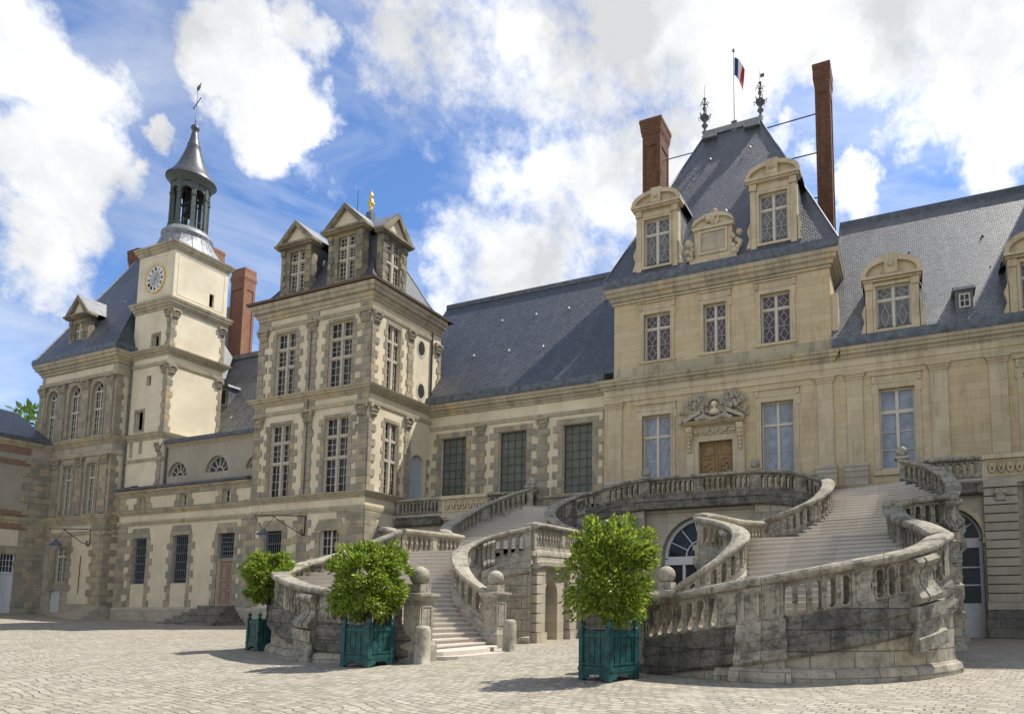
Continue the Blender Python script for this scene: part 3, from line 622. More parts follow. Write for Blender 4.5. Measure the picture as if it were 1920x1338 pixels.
# ---------------------------------------------------------------- central pavilion
def central_pavilion():
    T = thing('central_pavilion', 'tall ochre stone pavilion with steep slate roof over the carved oak doorway', 'palace block', (-9.5, 33.5, .4)); T.location = (0, 0, 0)
    F = FR(Y0); xl, xr = -16.0, -3.45
    ops = [(-13.67, -12.01, 8.2, 12.15), (-7.06, -5.4, 8.2, 12.15), (-10.43, -8.58, 6.85, 10.39)]
    up = [(-13.58, -12.02, 15.26, 17.95), (-10.1, -8.86, 15.26, 17.95), (-7.0, -5.45, 15.26, 17.95)]
    mb = MB(); wall(mb, F, xl, xr, .3, 14.3, ops, .32); wall(mb, F, -15.42, xr, 14.3, 19.0, up, .3)
    wall(mb, SD(xr), Y0, 41, 14.0, 19.0); wall(mb, SL(-15.42), Y0, 41, 14.0, 19.0); wall(mb, SL(xl), Y0, 36, .3, 14.3)
    mb.build('wall', ASHLAR, T)
    tr = MB()
    for ua, ub, za, zb in ops[:2]: surround(tr, F, ua, ub, za, zb, .24, .06, True, .38)
    for ua, ub, za, zb in up: surround(tr, F, ua, ub, za, zb, .22, .055, True, .42); tr.fbox(F, ua - .3, ub + .3, za - .14, za, -.01, .09)
    for ua, ub, za, zb in up: tr.uprism(F, [(0, zb + .78), (.03, zb + .78), (.03, zb + 1.05), (0, zb + 1.05)], (ua + ub) / 2 - .14, (ua + ub) / 2 + .14)
    pilaster(tr, F, -15.75, -14.9, 8.6, 12.75, 13.1, .09); pilaster(tr, F, -4.2, -3.46, 8.6, 12.75, 13.1, .09)
    tr.fbox(F, xl, xr, 13.1, 13.45, -.01, .06); tr.fbox(F, xl, xr, 13.45, 13.72, -.01, .1)
    pb = MB(); pb.fbox(F, -15.42, xr, 14.32, 15.0, -.01, .05); pb.build('plinth_band', WEATH, T)
    pilbase(T, F, -15.75, -14.9); pilbase(T, F, -4.2, -3.5)
    # pair of scrolled brackets on the side toward the right roof
    tr.fprism(SD(xr), [(33.6, 14.5), (33.95, 14.5), (34.1, 16.2), (33.85, 17.3), (33.6, 17.4)], 0, .35)
    tr.build('stone_trim', TRIM, T)
    co = Courses(T); co.molding([(xl, 36), (xl, Y0), (xr, Y0), (xr, Y0 + .4)], corn(13.72, 14.35, .42)); co.molding([(-15.42, 38.5), (-15.42, Y0), (xr, Y0), (xr, 38.5)], corn(18.75, 19.55, .5))
    co.build('cornice', CORN, T)
    g = MB(); g.molding([(-15.42, 39), (-15.42, Y0), (xr, Y0), (xr, 39)], [(0, 19.5), (.46, 19.5), (.53, 19.75), (.5, 20.1), (.2, 20.15), (0, 20.1)]); g.build('gutter', LEAD, T)
    r = MB(); e = (-15.9, -2.95, 33.05, 46, 20.02); k = (-11.7, -8.05, 39.5, 32.4)
    A, B, C_, D = (e[0], e[2], e[4]), (e[1], e[2], e[4]), (e[1], e[3], e[4]), (e[0], e[3], e[4]); P, Q = (k[0], k[2], k[3]), (k[1], k[2], k[3])
    r.poly([A, B, Q, P]); r.poly([B, C_, Q]); r.poly([C_, D, P, Q]); r.poly([D, A, P])
    rf = r.build('roof', SLATE, T)
    l = MB(); l.box(k[0] - .1, k[1] + .1, 39.3, 39.7, 32.2, 32.55)
    for a, b_ in ((A, P), (B, Q)): l.tube([Vector(a) + Vector((0, 0, .0)), Vector(b_)], .06, 6, 1)
    l.box(k[0] - .05, k[0] + .9, 38.9, 39.35, 31.75, 31.95); l.box(k[1] - .95, k[1] + .05, 38.9, 39.35, 31.75, 31.95)
    l.build('ridge_cap', [LEADL, LEAD], rf)
    fb = lambda z: max(.1, (z - 20.02) / 1.92 - .2)
    dormer(T, FR(33.3), None, -13.95, -11.5, 20.1, 23.95, -13.5, -11.96, 20.5, 23.4, 'seg', 25.02, .17, 1, 'leaded', TRIM, LEAD, fb, 'left arched dormer with leaded lights')
    dormer(T, FR(33.3), None, -7.4, -5.0, 20.1, 23.95, -6.95, -5.44, 20.5, 23.35, 'seg', 25.02, .17, 1, 'leaded', TRIM, LEAD, fb, 'right arched dormer with leaded lights')
    # carved tablet between the dormers
    t = MB(); G = FR(33.2); t.fbox(G, -10.5, -8.4, 20.1, 22.0, -.5, .0); t.fbox(G, -10.75, -8.15, 20.1, 20.42, -.3, .12); t.fbox(G, -10.6, -8.3, 22.0, 22.18, -.3, .14)
    P_ = arc(-10.6, -8.3, 22.18, .55); t.fprism(G, P_, -.3, .02)
    for i in range(len(P_) - 1):
        (a, b_), (c, d) = P_[i], P_[i + 1]; t.fprism(G, [(a, b_ + .1), (c, d + .1), (c, max(22.18, d - .1)), (a, max(22.18, b_ - .1))], -.3, .16)
    rim(t, G, -10.25, -8.65, 20.6, 21.95, .12, 0, .09)
    random.seed(3)
    for s in (-1, 1):
        for q in range(14): t.sphere(G(-9.45 + s * random.uniform(1.05, 1.5), random.uniform(20.4, 21.5), random.uniform(-.1, .15)), random.uniform(.09, .18), 8)
    for q in range(16): t.sphere(G(-9.45 + random.uniform(-.4, .4), random.uniform(22.25, 23.0), random.uniform(0, .22)), random.uniform(.09, .17), 8)
    t.fbox(G, -10.12, -8.78, 20.72, 21.83, 0, .02, 1)
    t.build('carved_tablet', [TRIM, GREYST], T)
    for o in ops[:2]: window(T, F, *o, 'veiled', .28)
    for o in up: window(T, F, *o, 'rosy', .26)
    # doorway
    d = MB(); u0, u1 = -10.43, -8.58; c = (u0 + u1) / 2
    d.fbox(F, u0, c - .02, 6.85, 10.39, -.3, -.24); d.fbox(F, c + .02, u1, 6.85, 10.39, -.3, -.24); d.fbox(F, c - .05, c + .05, 6.85, 10.39, -.3, -.2)
    for a, b_ in ((u0 + .12, c - .14), (c + .14, u1 - .12)):
        for z0, z1 in ((7.05, 7.9), (8.05, 9.55), (9.68, 10.25)):
            rim(d, F, a, b_, z0, z1, .07, -.245, -.19)
        m = (a + b_) / 2
        for q in range(9): d.sphere(F(m + .12 * math.sin(q * 2.4), 8.2 + q * .13, -.22), .07, 6)
    d.build('door', OAK, T)
    s = MB()
    for a, b_ in ((u0 - .28, u0), (u1, u1 + .28)): s.fbox(F, a, b_, 6.85, 10.39, -.01, .1)
    s.fbox(F, u0 - .28, u1 + .28, 10.39, 10.72, -.01, .1)
    for sg in (-1, 1):
        x = c + sg * 1.38; s.fbox(F, x - .2, x + .2, 6.85, 10.5, -.01, .16)
        s.uprism(F, [(0, 9.9), (.16, 9.9), (.22, 10.3), (.45, 10.9), (.5, 11.15), (0, 11.15)], x - .17, x + .17)
        for q in range(6): s.sphere(F(x, 9.9 + q * .2, .2 + .05 * q), .11, 8)
    s.fbox(F, c - 1.6, c + 1.6, 10.72, 11.15, -.01, .16); s.molding([(c - 1.62, Y0 - .01), (c + 1.62, Y0 - .01)], corn(11.12, 11.38, .62))
    random.seed(11)
    for q in range(46): s.sphere(F(c + random.uniform(-1.3, 1.3), random.uniform(10.78, 11.08), .17), random.uniform(.05, .1), 6)
    for q in range(5): # swags
        x = c - 1.0 + q * .5; s.tube([F(x - .22, 11.05, .2), F(x - .1, 10.87, .24), F(x, 10.83, .25), F(x + .1, 10.87, .24), F(x + .22, 11.05, .2)], .05, 6)
    s.build('door_surround', TRIM, T)
    v = MB()   # broken pediment, bust niche, trophies
    for sg in (-1, 1):
        v.fprism(F, [(c + sg * 1.62, 11.38), (c + sg * 1.62, 11.55), (c + sg * .75, 12.0), (c + sg * .7, 11.8)], 0, .5)
        v.fprism(F, [(c + sg * 1.45, 11.38), (c + sg * .8, 11.38), (c + sg * .75, 11.75)], 0, .1)
        v.sphere(F(c + sg * .62, 11.62, .3), .2, 10)
        for q in range(7):   # flags and lances fanning out
            a = R(22 + q * 9.5); L_ = 1.55 - .05 * q; x0, z0 = c + sg * .35, 11.9
            v.tube([F(x0, z0, .14), F(x0 + sg * L_ * math.cos(a), min(13.0, z0 + L_ * math.sin(a)), .2)], .05, 6)
        for q in range(34):
            a = R(random.uniform(-8, 72)); L_ = random.uniform(.7, 1.75); v.sphere(F(c + sg * (.25 + L_ * math.cos(a)), min(12.95, 11.65 + L_ * .78 * math.sin(a)), random.uniform(.06, .3)), random.uniform(.06, .16), 6)
        for q in range(8): a = R(20 + 20 * q); v.sphere(F(c + sg * .1 + sg * .55 * abs(math.sin(a)), 12.1 + .6 * math.cos(a) * .9, .25), .11, 6)
    P_ = arc(c - .42, c + .42, 12.25, .42)
    for i in range(len(P_) - 1): strip(v, F, P_[i], P_[i + 1], .16, 0, .28)
    for q in range(11): v.sphere(F(c - .9 + .18 * q, 11.52 + .08 * math.sin(q), .42), .15, 8)
    v.fbox(F, c - .42, c + .42, 11.75, 12.6, -.01, .04, 1)
    v.sphere(F(c, 12.32, .24), .17, 12, 2); v.lathe(*F(c, 0, .2)[:2], [(.06, 11.75), (.3, 11.8), (.27, 11.95), (.08, 12.1), (.07, 12.2)], 12, 2)
    v.build('carved_pediment', [PIERST, TRIM, CREAMT], T)
    chimney(T, -15.75, -14.55, 38.6, 40.2, 18, 33.9, BRICKD, 2, .8); chimney(T, -4.55, -3.72, 38.6, 39.9, 18, 34.3, BRICKD, 1, .5)
    hooks(T, [(-10.9, 37.9, 29.4), (-8.4, 38.0, 29.6), (-10.8, 34.9, 23.6), (-9.2, 35.1, 24.0), (-7.0, 36.3, 26.3)])
    for a, b_ in (((-14.5, 39.2, 31.2), (-12.2, 39.2, 31.2)), ((-14.5, 39, 28.0), (-12.9, 38.9, 28.2)), ((-4.5, 39.2, 31.6), (-7.6, 39.3, 31.6)), ((-4.5, 39.1, 29.0), (-6.7, 39.1, 29.0)), ((-4.5, 38.9, 26.0), (-5.3, 38.8, 26.0))): w = MB(); w.tube([a, b_], .035, 6); w.build('iron_tie', IRON, T)
    for k, (x, flag) in enumerate(((-11.72, 0), (-8.04, 1))):
        f = MB(); z = 32.45
        f.lathe(x, 39.5, [(.12, z), (.2, z + .15), (.08, z + .3), (.1, z + .5), (.22, z + .62), (.08, z + .75), (.12, z + .95), (.27, z + 1.1), (.31, z + 1.25), (.15, z + 1.4), (.06, z + 1.6), (.16, z + 1.85), (.04, z + 2.0), (.04, z + 2.4), (.12, z + 2.5), (.03, z + 2.6), (.015, z + 3.5)], 12)
        for q in range(6):
            a = q * math.pi / 3; f.tube([(x + .3 * math.cos(a), 39.5 + .3 * math.sin(a), z + 1.2), (x + .42 * math.cos(a), 39.5 + .42 * math.sin(a), z + 1.35), (x + .38 * math.cos(a), 39.5 + .38 * math.sin(a), z + 1.05)], .03, 5)
            f.tube([(x, 39.5, z + 2.05), (x + .22 * math.cos(a), 39.5 + .22 * math.sin(a), z + 2.25), (x + .3 * math.cos(a), 39.5 + .3 * math.sin(a), z + 2.1)], .03, 5)
        if flag: f.box(x, x + .28, 39.49, 39.51, z + 2.85, z + 3.1)
        f.build('roof_finial', LEAD, T)
    return T
central_pavilion()
def flagpole():
    x, y, z = -9.73, 39.5, 32.0
    T = thing('flagpole', 'thin flagpole on the roof ridge flying a blue, white and red flag', 'flagpole', (x, y, z))
    p = MB(); p.tube([(0, 0, .3), (0, 0, 5.7)], .05, 8, 0, .03); p.lathe(0, 0, [(.07, 5.68), (.1, 5.76), (.02, 5.9)], 8); p.box(-.18, .18, -.18, .18, 0, .75); p.build('pole', LEAD, T)
    cols = [simple('flag_blue', (.012, .03, .16), .8, 0, .05), simple('flag_white', (.7, .7, .7), .8, 0, .05), simple('flag_red', (.42, .02, .025), .8, 0, .05)]
    f = MB(); nx, nz = 15, 8; v = []
    for i in range(nx + 1):
        s = i / nx
        for j in range(nz + 1):
            h = j / nz; x_ = .05 + .85 * s - .2 * s * s; dz = 5.3 - 1.25 * (1 - h) - 1.15 * s ** 1.2 * (1.0 - .12 * h) ; v.append((x_ * (.75 + .25 * h), .16 * math.sin(s * 7 + h * 2) * s + .03, dz))
    for i in range(nx):
        f.add(v, [(i * (nz + 1) + j, (i + 1) * (nz + 1) + j, (i + 1) * (nz + 1) + j + 1, i * (nz + 1) + j + 1) for j in range(nz)], min(2, i * 3 // nx), None, True)
    f.build('flag', cols, T)
flagpole()

# ---------------------------------------------------------------- long right wing
def long_wing():
    T = thing('long_wing', 'long ochre stone wing with pilasters and stone dormers, right of the tall pavilion', 'palace block', (0, 0, 0))
    F = FR(Y0); xl, xr = -3.45, 14.0
    xs = [-1.33 + 6.16 * k for k in range(3)]
    ops = [(x, x + 1.63, 8.2, 12.15) for x in xs[:2]]
    mb = MB(); wall(mb, F, xl, xr, .3, 14.3, ops, .32); mb.build('wall', ASHLAR, T)
    tr = MB()
    for o in ops: surround(tr, F, *o, .24, .06, True, .42); tr.fbox(F, o[0] - .35, o[1] + .35, 7.92, 8.17, -.01, .12)
    for a in (-2.8, .99, 3.46, 7.2, 9.6, 12.2):
        pilaster(tr, F, a, a + .74, 8.6, 12.75, 13.08, .09); pilbase(T, F, a, a + .74)
    tr.fbox(F, xl, xr, 13.1, 13.45, -.01, .06); tr.fbox(F, xl, xr, 13.45, 13.72, -.01, .1); tr.build('stone_trim', TRIM, T)
    co = Courses(T); co.molding([(xl + .42, Y0), (xr, Y0)], corn(13.72, 14.35, .42)); co.build('cornice', CORN, T)
    g = MB(); g.molding([(xl + .04, Y0), (xr, Y0)], [(-.2, 14.37), (.38, 14.37), (.42, 14.5), (.40, 14.86), (-.2, 14.9)]); g.build('gutter', LEAD, T)
    r = MB(); r.quad((-3.44, 33.15, 14.8), (xr, 33.15, 14.8), (xr, 39.5, 24.3), (-3.44, 39.5, 24.3)); r.quad((-3.44, 45.8, 14.8), (xr, 45.8, 14.8), (xr, 39.5, 24.3), (-3.44, 39.5, 24.3))
    rf = r.build('roof', SLATEL, T); l = MB(); l.box(-3.4, xr, 39.3, 39.7, 24.0, 24.38); l.build('ridge_cap', LEAD, rf)
    fb = lambda z: max(.1, (z - 14.8) / 1.496 - .1)
    dormer(T, FR(33.25), None, -1.75, .65, 14.6, 17.4, -1.3, .3, 14.9, 17.2, 'seg', 18.6, .12, 1, 'leaded', TRIM, LEAD, fb, 'arched dormer between the tall pavilion and the small lead dormer')
    dormer(T, FR(33.25), None, 4.45, 6.85, 14.6, 17.4, 4.9, 6.5, 14.9, 17.2, 'seg', 18.6, .12, 1, 'leaded', TRIM, LEAD, fb, 'arched dormer cut by the right edge')
    s = MB(); G = FR(33.55); s.fbox(G, 2.22, 2.98, 15.4, 16.5, -.9, 0, 0); s.fprism(G, [(2.08, 16.48), (3.12, 16.48), (3.0, 16.62), (2.2, 16.62)], -.9, .1, 1); s.quad(G(2.08, 16.6, .1), G(3.12, 16.6, .1), G(2.95, 17.0, -1.2), G(2.25, 17.0, -1.2), 1)
    rim(s, G, 2.38, 2.86, 15.62, 16.3, .06, 0, .04, 2); bars(s, G, 2.42, 2.82, 15.66, 16.26, 2, 2, .04, 0, .03, 2); s.fbox(G, 2.42, 2.82, 15.66, 16.26, 0, .012, 3)
    s.build('small_dormer', [LEAD, LEADL, WHITEF, GLASS], T)
    for o in ops: window(T, F, *o, 'plain', .28)
    hooks(T, [(.35, 37.1, 20.6), (3.9, 37.2, 20.8), (4.0, 35.6, 18.3)])
long_wing()

# pavilion beyond the right edge (unseen, roof raised to shade the wing and court)
def right_pavilion():
    T = thing('corner_pavilion', 'tall rendered pavilion beyond the right end of the wing', 'palace block')
    m = MB(); m.box(9.5, 19, 27, 52, .2, 20); m.build('wall', CREAM, T)
    r = MB(); A, B, C_, D = (9, 26.5, 20), (19.5, 26.5, 20), (19.5, 52.5, 20), (9, 52.5, 20); P, Q = (10.9, 30, 34), (10.9, 50, 34)
    r.poly([A, B, P]); r.poly([B, C_, Q, P]); r.poly([C_, D, Q]); r.poly([D, A, P, Q]); r.build('roof', SLATE, T)
right_pavilion()

# ---------------------------------------------------------------- gallery wing with the three screened windows
def gallery_wing():
    T = thing('gallery_wing', 'low rendered wing with three dark screened windows between two pavilions', 'palace block')
    Yw = 33.8; F = FR(Yw); xl, xr = -28.5, -16.0
    ops = [(-27.58, -25.65, 8.2, 12.28), (-23.25, -21.3, 8.2, 12.28), (-18.83, -16.9, 8.2, 12.28)]
    mb = MB(); wall(mb, F, xl, xr, .3, 14.0, ops, .32); mb.build('wall', CREAM, T)
    q = MB(); random.seed(5)
    for a, b_, c, d in ops:
        quoins(q, F, a, c, d, -1, .34, .66, .45); quoins(q, F, b_, c, d, 1, .34, .66, .45); q.fbox(F, a - .4, b_ + .4, d, d + .34, -.01, .04)
    for a in (-24.6, -20.2): quoins(q, F, a, 8.2, 12.2, 0, .62, .9, .45, .07); leafcap(q, F, a, .62, 12.2, 12.85, .08)
    quoins(q, F, xr, 8.2, 12.85, -1, .25, .4, .45)
    q.fbox(F, xl, xr, 6.9, 8.12, -.01, .06); q.fbox(F, xl, xr, 8.0, 8.14, -.01, .16)
    q.build('quoin', QUOIN, T)
    co = Courses(T); co.molding([(xl, Yw), (xr, Yw)], [(0, 12.85), (.06, 12.85), (.1, 13.05), (.06, 13.08), (0, 13.1)]); co.molding([(xl, Yw), (xr, Yw)], corn(13.75, 14.4, .5)); co.build('cornice', CORN, T)
    g = MB(); g.molding([(xl, Yw), (xr, Yw)], [(-.2, 14.42), (.5, 14.42), (.54, 14.55), (.5, 14.9), (-.2, 14.95)]); g.build('gutter', LEAD, T)
    r = MB(); r.quad((-32, 33.4, 14.85), (-15.4, 33.4, 14.85), (-15.4, 39.5, 24.2), (-32, 39.5, 24.2)); r.quad((-32, 45.6, 14.85), (-15.4, 45.6, 14.85), (-15.4, 39.5, 24.2), (-32, 39.5, 24.2))
    rf = r.build('roof', SLATE, T); l = MB(); l.box(-32, -15.4, 39.3, 39.7, 23.95, 24.28); l.build('ridge_cap', LEAD, rf)
    for o in ops: window(T, F, *o, 'screen', .26)
    hooks(T, [(-26.6, 35.6, 18.2), (-23.8, 35.5, 18.1), (-21.2, 35.4, 17.95), (-18.6, 35.6, 18.25), (-25.8, 37.6, 21.3), (-23.1, 37.6, 21.3), (-20.6, 37.6, 21.3), (-17.9, 37.6, 21.3)])
    # chimney behind, its shade crosses the slate
    return T
gallery_wing()

# ---------------------------------------------------------------- corner pavilion with three pedimented dormers
def stone_pavilion():
    T = thing('corner_pavilion', 'square cream pavilion with grey quoins and three pedimented dormers', 'palace block')
    Yp, X = 28.57, -28.5; F, S = FR(Yp), SD(X); xl, yb = -37.6, 34.55
    wu = [(-36.1, -34.45, 14.4, 18.45), (-31.75, -29.95, 14.4, 18.45)]; wl = [(-36.15, -34.5, 8.22, 12.65), (-31.75, -29.95, 8.22, 12.65)]
    wg = [(-31.75, -30.3, 3.6, 6.2, .2), (-36.2, -34.8, 2.7, 6.35, .25)]
    su = [(29.8, 30.85, 14.5, 18.4)]; sl_ = [(29.88, 30.95, 8.22, 12.5)]; sd = [(32.02, 33.4, 6.95, 11.1, .69)]
    mb = MB(); wall(mb, F, xl, X, .3, 20, wu + wl + wg, .3)
    wall(mb, S, Yp, yb, .3, 20, su + sl_ + sd, .3); wall(mb, SL(xl), Yp, yb, .3, 20)
    mb.build('wall', CREAM, T)
    # round windows are sunk rings on the right side
    for z, y in ((17.95, 32.72), (15.2, 32.8)):
        oc = MB()
        for k in range(20):
            a, b_ = 2 * math.pi * k / 20, 2 * math.pi * (k + 1) / 20
            p = lambda r_, t, o: S(y + r_ * .66 * math.cos(t), z + r_ * 1.06 * math.sin(t), o)
            oc.quad(p(.62, a, .012), p(.62, b_, .012), p(.47, b_, .03), p(.47, a, .03)); oc.quad(p(.47, a, .03), p(.47, b_, .03), p(.44, b_, -.0), p(.44, a, -.0))
        oc.add([S(y + .45 * .62 * math.cos(2 * math.pi * k / 20), z + .45 * math.sin(2 * math.pi * k / 20), .008) for k in range(20)], [tuple(range(20))], 1)
        oc.build('round_window', [STONEF, BLACK], T)
    q = MB(); random.seed(8)
    for ops in (wu, wl):
        for a, b_, c, d in ops: quoins(q, F, a, c, d, -1, .3, .54, .4); quoins(q, F, b_, c, d, 1, .3, .54, .4); q.fbox(F, a - .12, b_ + .12, d, d + .2, -.01, .035)
    for a, b_, c, d in su + sl_: quoins(q, S, a, c, d, -1, .14, .26, .4, .02); quoins(q, S, b_, c, d, 1, .14, .3, .4, .02); q.fbox(S, a - .1, b_ + .1, d, d + .2, -.01, .03)
    for a, b_, c, d, r_ in wg: quoins(q, F, a, c, d - .2, -1, .4, .7, .45); quoins(q, F, b_, c, d - .2, 1, .4, .7, .45); q.fprism(F, [(a - .45, d - .15), (a - .1, d + .5), (b_ + .1, d + .5), (b_ + .45, d - .15)], -.3, .035)
    for z0, zc, z1 in ((8.2, 12.55, 13.3), (14.4, 18.1, 18.8)):
        quoins(q, F, xl, z0, zc, 1, .5, .75, .42, .05); quoins(q, F, X, z0, zc, -1, .7, 1.0, .42, .05); quoins(q, F, -33.1, z0, zc, 0, .62, .82, .42, .06); quoins(q, S, Yp, z0, zc, 1, .28, .55, .42, .05)
        quoins(q, S, 31.75, z0, zc, 0, .4, .55, .42, .05)
        if z0 > 14: quoins(q, S, yb, z0, zc, -1, .2, .35, .42, .05); leafcap(q, S, yb - .3, .5, zc, z1, .07)
        for u in (-37.2, -33.1, -28.95): leafcap(q, F, u, .7, zc, z1, .08)
        for u in (28.9, 31.75): leafcap(q, S, u, .5, zc, z1, .07)
    quoins(q, F, xl, .8, 7.2, 1, .6, 1.0, .45, .04); quoins(q, F, X, .4, 7.2, -1, 1.5, 2.0, .45, .04); quoins(q, S, Yp, .4, 7.2, 1, .9, 1.2, .45, .04); quoins(q, F, -33.2, .8, 7.2, 0, .8, 1.3, .45, .04)
    for u in (-37.2, -33.1, -28.9): q.fbox(F, u - .42, u + .42, 13.5, 13.95, -.01, .05); q.fbox(F, u - .5, u + .5, 19.0, 19.5, -.01, .05)
    quoins(q, S, 33.5, 7, 11, 1, .05, .3, .45, .02)
    q.build('quoin', QUOIN, T)
    pl = MB(); pl.molding([(xl, 33), (xl, Yp), (X, Yp), (X, 31)], [(0, .3), (.14, .3), (.14, 1.5), (.08, 1.6), (0, 1.62)]); pl.build('plinth', GREYST, T)
    co = Courses(T); path = [(xl, yb), (xl, Yp), (X, Yp), (X, 33.75)]
    for z0, z1, o in ((7.12, 7.4, .08), (13.28, 13.5, .1), (18.78, 19.0, .1)): co.molding(path, [(0, z0), (o * .7, z0), (o, z1 - .06), (o, z1), (0, z1 + .02)])
    co.molding(path, corn(7.85, 8.2, .28)); co.molding(path, corn(13.88, 14.35, .42)); co.molding([(xl, yb), (xl, Yp), (X, Yp), (X, yb)], corn(19.4, 20.3, .52))
    co.build('cornice', CORN, T)
    g = MB(); g.molding([(xl, yb), (xl, Yp), (X, Yp), (X, yb)], [(.3, 20.34), (.6, 20.36), (.62, 20.5), (.3, 20.5)]); g.build('gutter', simple('rusty_gutter', (.11, .065, .04), .6), T)
    lv = [(-.6, 20.45), (-.1, 20.68), (.35, 21.05), (.7, 21.6), (1.15, 22.5), (2.0, 24.1), (3.35, 26.4)]
    r = MB(); v = []
    for ins, z in lv:
        k = ins; ky = k * .86 if k > 0 else k; v += [(xl + k, Yp + ky, z), (X - k, Yp + ky, z), (X - k, yb - ky, z), (xl + k, yb - ky, z)]
    n = len(lv); f = [(i * 4 + a, i * 4 + (a + 1) % 4, (i + 1) * 4 + (a + 1) % 4, (i + 1) * 4 + a) for i in range(n - 1) for a in range(4)] + [tuple(range((n - 1) * 4, n * 4))]
    r.add(v, f); rf = r.build('roof', SLATE, T)
    l = MB()
    for a in range(4): l.tube([Vector(v[i * 4 + a]) + Vector((0, 0, .02)) for i in range(n)], .05, 6)
    l.box(xl + 3.3, X - 3.3, 31.3, 31.8, 26.3, 26.5); l.build('ridge_cap', LEAD, rf)
    for x, s in ((-31.98, .70), (-34.3, .62)):
        f = MB(); f.box(x - .28, x + .28, 31.3, 31.8, 25.8, 26.6, 1); f.box(x - .4, x + .4, 31.2, 31.9, 25.6, 26.45, 1); f.box(x - .2, x + .2, 31.35, 31.75, 26.3, 27.15, 1); f.lathe(x, 31.55, [(a * s, 27.15 + b_ * s) for a, b_ in ((.12, 0), (.1, .2), (.25, .3), (.12, .42), (.24, .7), (.28, 1.0), (.2, 1.3), (.1, 1.42), (.2, 1.52), (.16, 1.75), (.02, 2.25))], 14, 0)
        for q_ in range(8): a = q_ * math.pi / 4; f.sphere((x + .25 * s * math.cos(a), 31.55 + .25 * s * math.sin(a), 27.15 + .95 * s), .06, 6, 0)
        f.build('gilt_finial', [GOLD, LEAD], T)
    ld = MB(); ld.tube([(-33.2, 31.6, 26.4), (-33.2, 31.6, 29.1)], .018, 5); ld.build('lightning_rod', IRON, T)
    def fb(z):
        for (i0, z0), (i1, z1) in zip(lv, lv[1:]):
            if z <= z1: return max(.08, i0 + (i1 - i0) * (z - z0) / (z1 - z0) - .1)
        return lv[-1][0] + (z - 26.9) / 2
    G = FR(28.9); fbf = lambda z: max(.1, fb(z) - .1)
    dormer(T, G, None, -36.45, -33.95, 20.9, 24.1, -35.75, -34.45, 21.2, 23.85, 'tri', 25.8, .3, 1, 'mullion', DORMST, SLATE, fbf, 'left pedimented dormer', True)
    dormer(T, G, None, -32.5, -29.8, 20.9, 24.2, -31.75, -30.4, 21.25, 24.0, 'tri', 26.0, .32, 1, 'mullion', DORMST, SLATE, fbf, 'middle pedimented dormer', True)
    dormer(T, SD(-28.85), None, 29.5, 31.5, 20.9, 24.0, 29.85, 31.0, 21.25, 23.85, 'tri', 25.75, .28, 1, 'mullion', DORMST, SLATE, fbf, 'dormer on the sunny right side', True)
    for o in wu + wl: window(T, F, *o, 'mullion', .22)
    for o in su + sl_: window(T, S, *o, 'mullion', .2)
    window(T, F, *wg[0][:4], 'small', .22); window(T, F, *wg[1][:4], 'grille', .22)
    d = MB(); a, b_, c, e, r_ = sd[0]; d.fprism(S, [(a, c), (b_, c)] + arc(a, b_, e - r_, r_)[::-1], -.28, -.22); m = (a + b_) / 2; d.fbox(S, m - .03, m + .03, c, e - .1, -.22, -.19)
    for x0, x1 in ((a + .1, m - .08), (m + .08, b_ - .1)):
        for z0, z1 in ((7.1, 8.2), (8.35, 9.35), (9.5, 10.3)): rim(d, S, x0, x1, z0, z1, .05, -.225, -.19)
    for rr in (.3, .5): A = arc(m - rr, m + rr, 10.42, rr); [strip(d, S, A[i], A[i + 1], .05, -.225, -.19) for i in range(len(A) - 1)]
    d.build('door', GREYDOOR, T)
    p = MB(); p.tube([(-28.42, 33.62, 19.3), (-28.42, 33.62, 14.6)], .06, 8); p.build('drain_pipe', LEAD, T); p = MB(); p.tube([F(-33.1, 19, .12), F(-33.1, 8.3, .12)], .025, 6); p.build('drain_pipe', LEAD, T)
    return T
stone_pavilion()

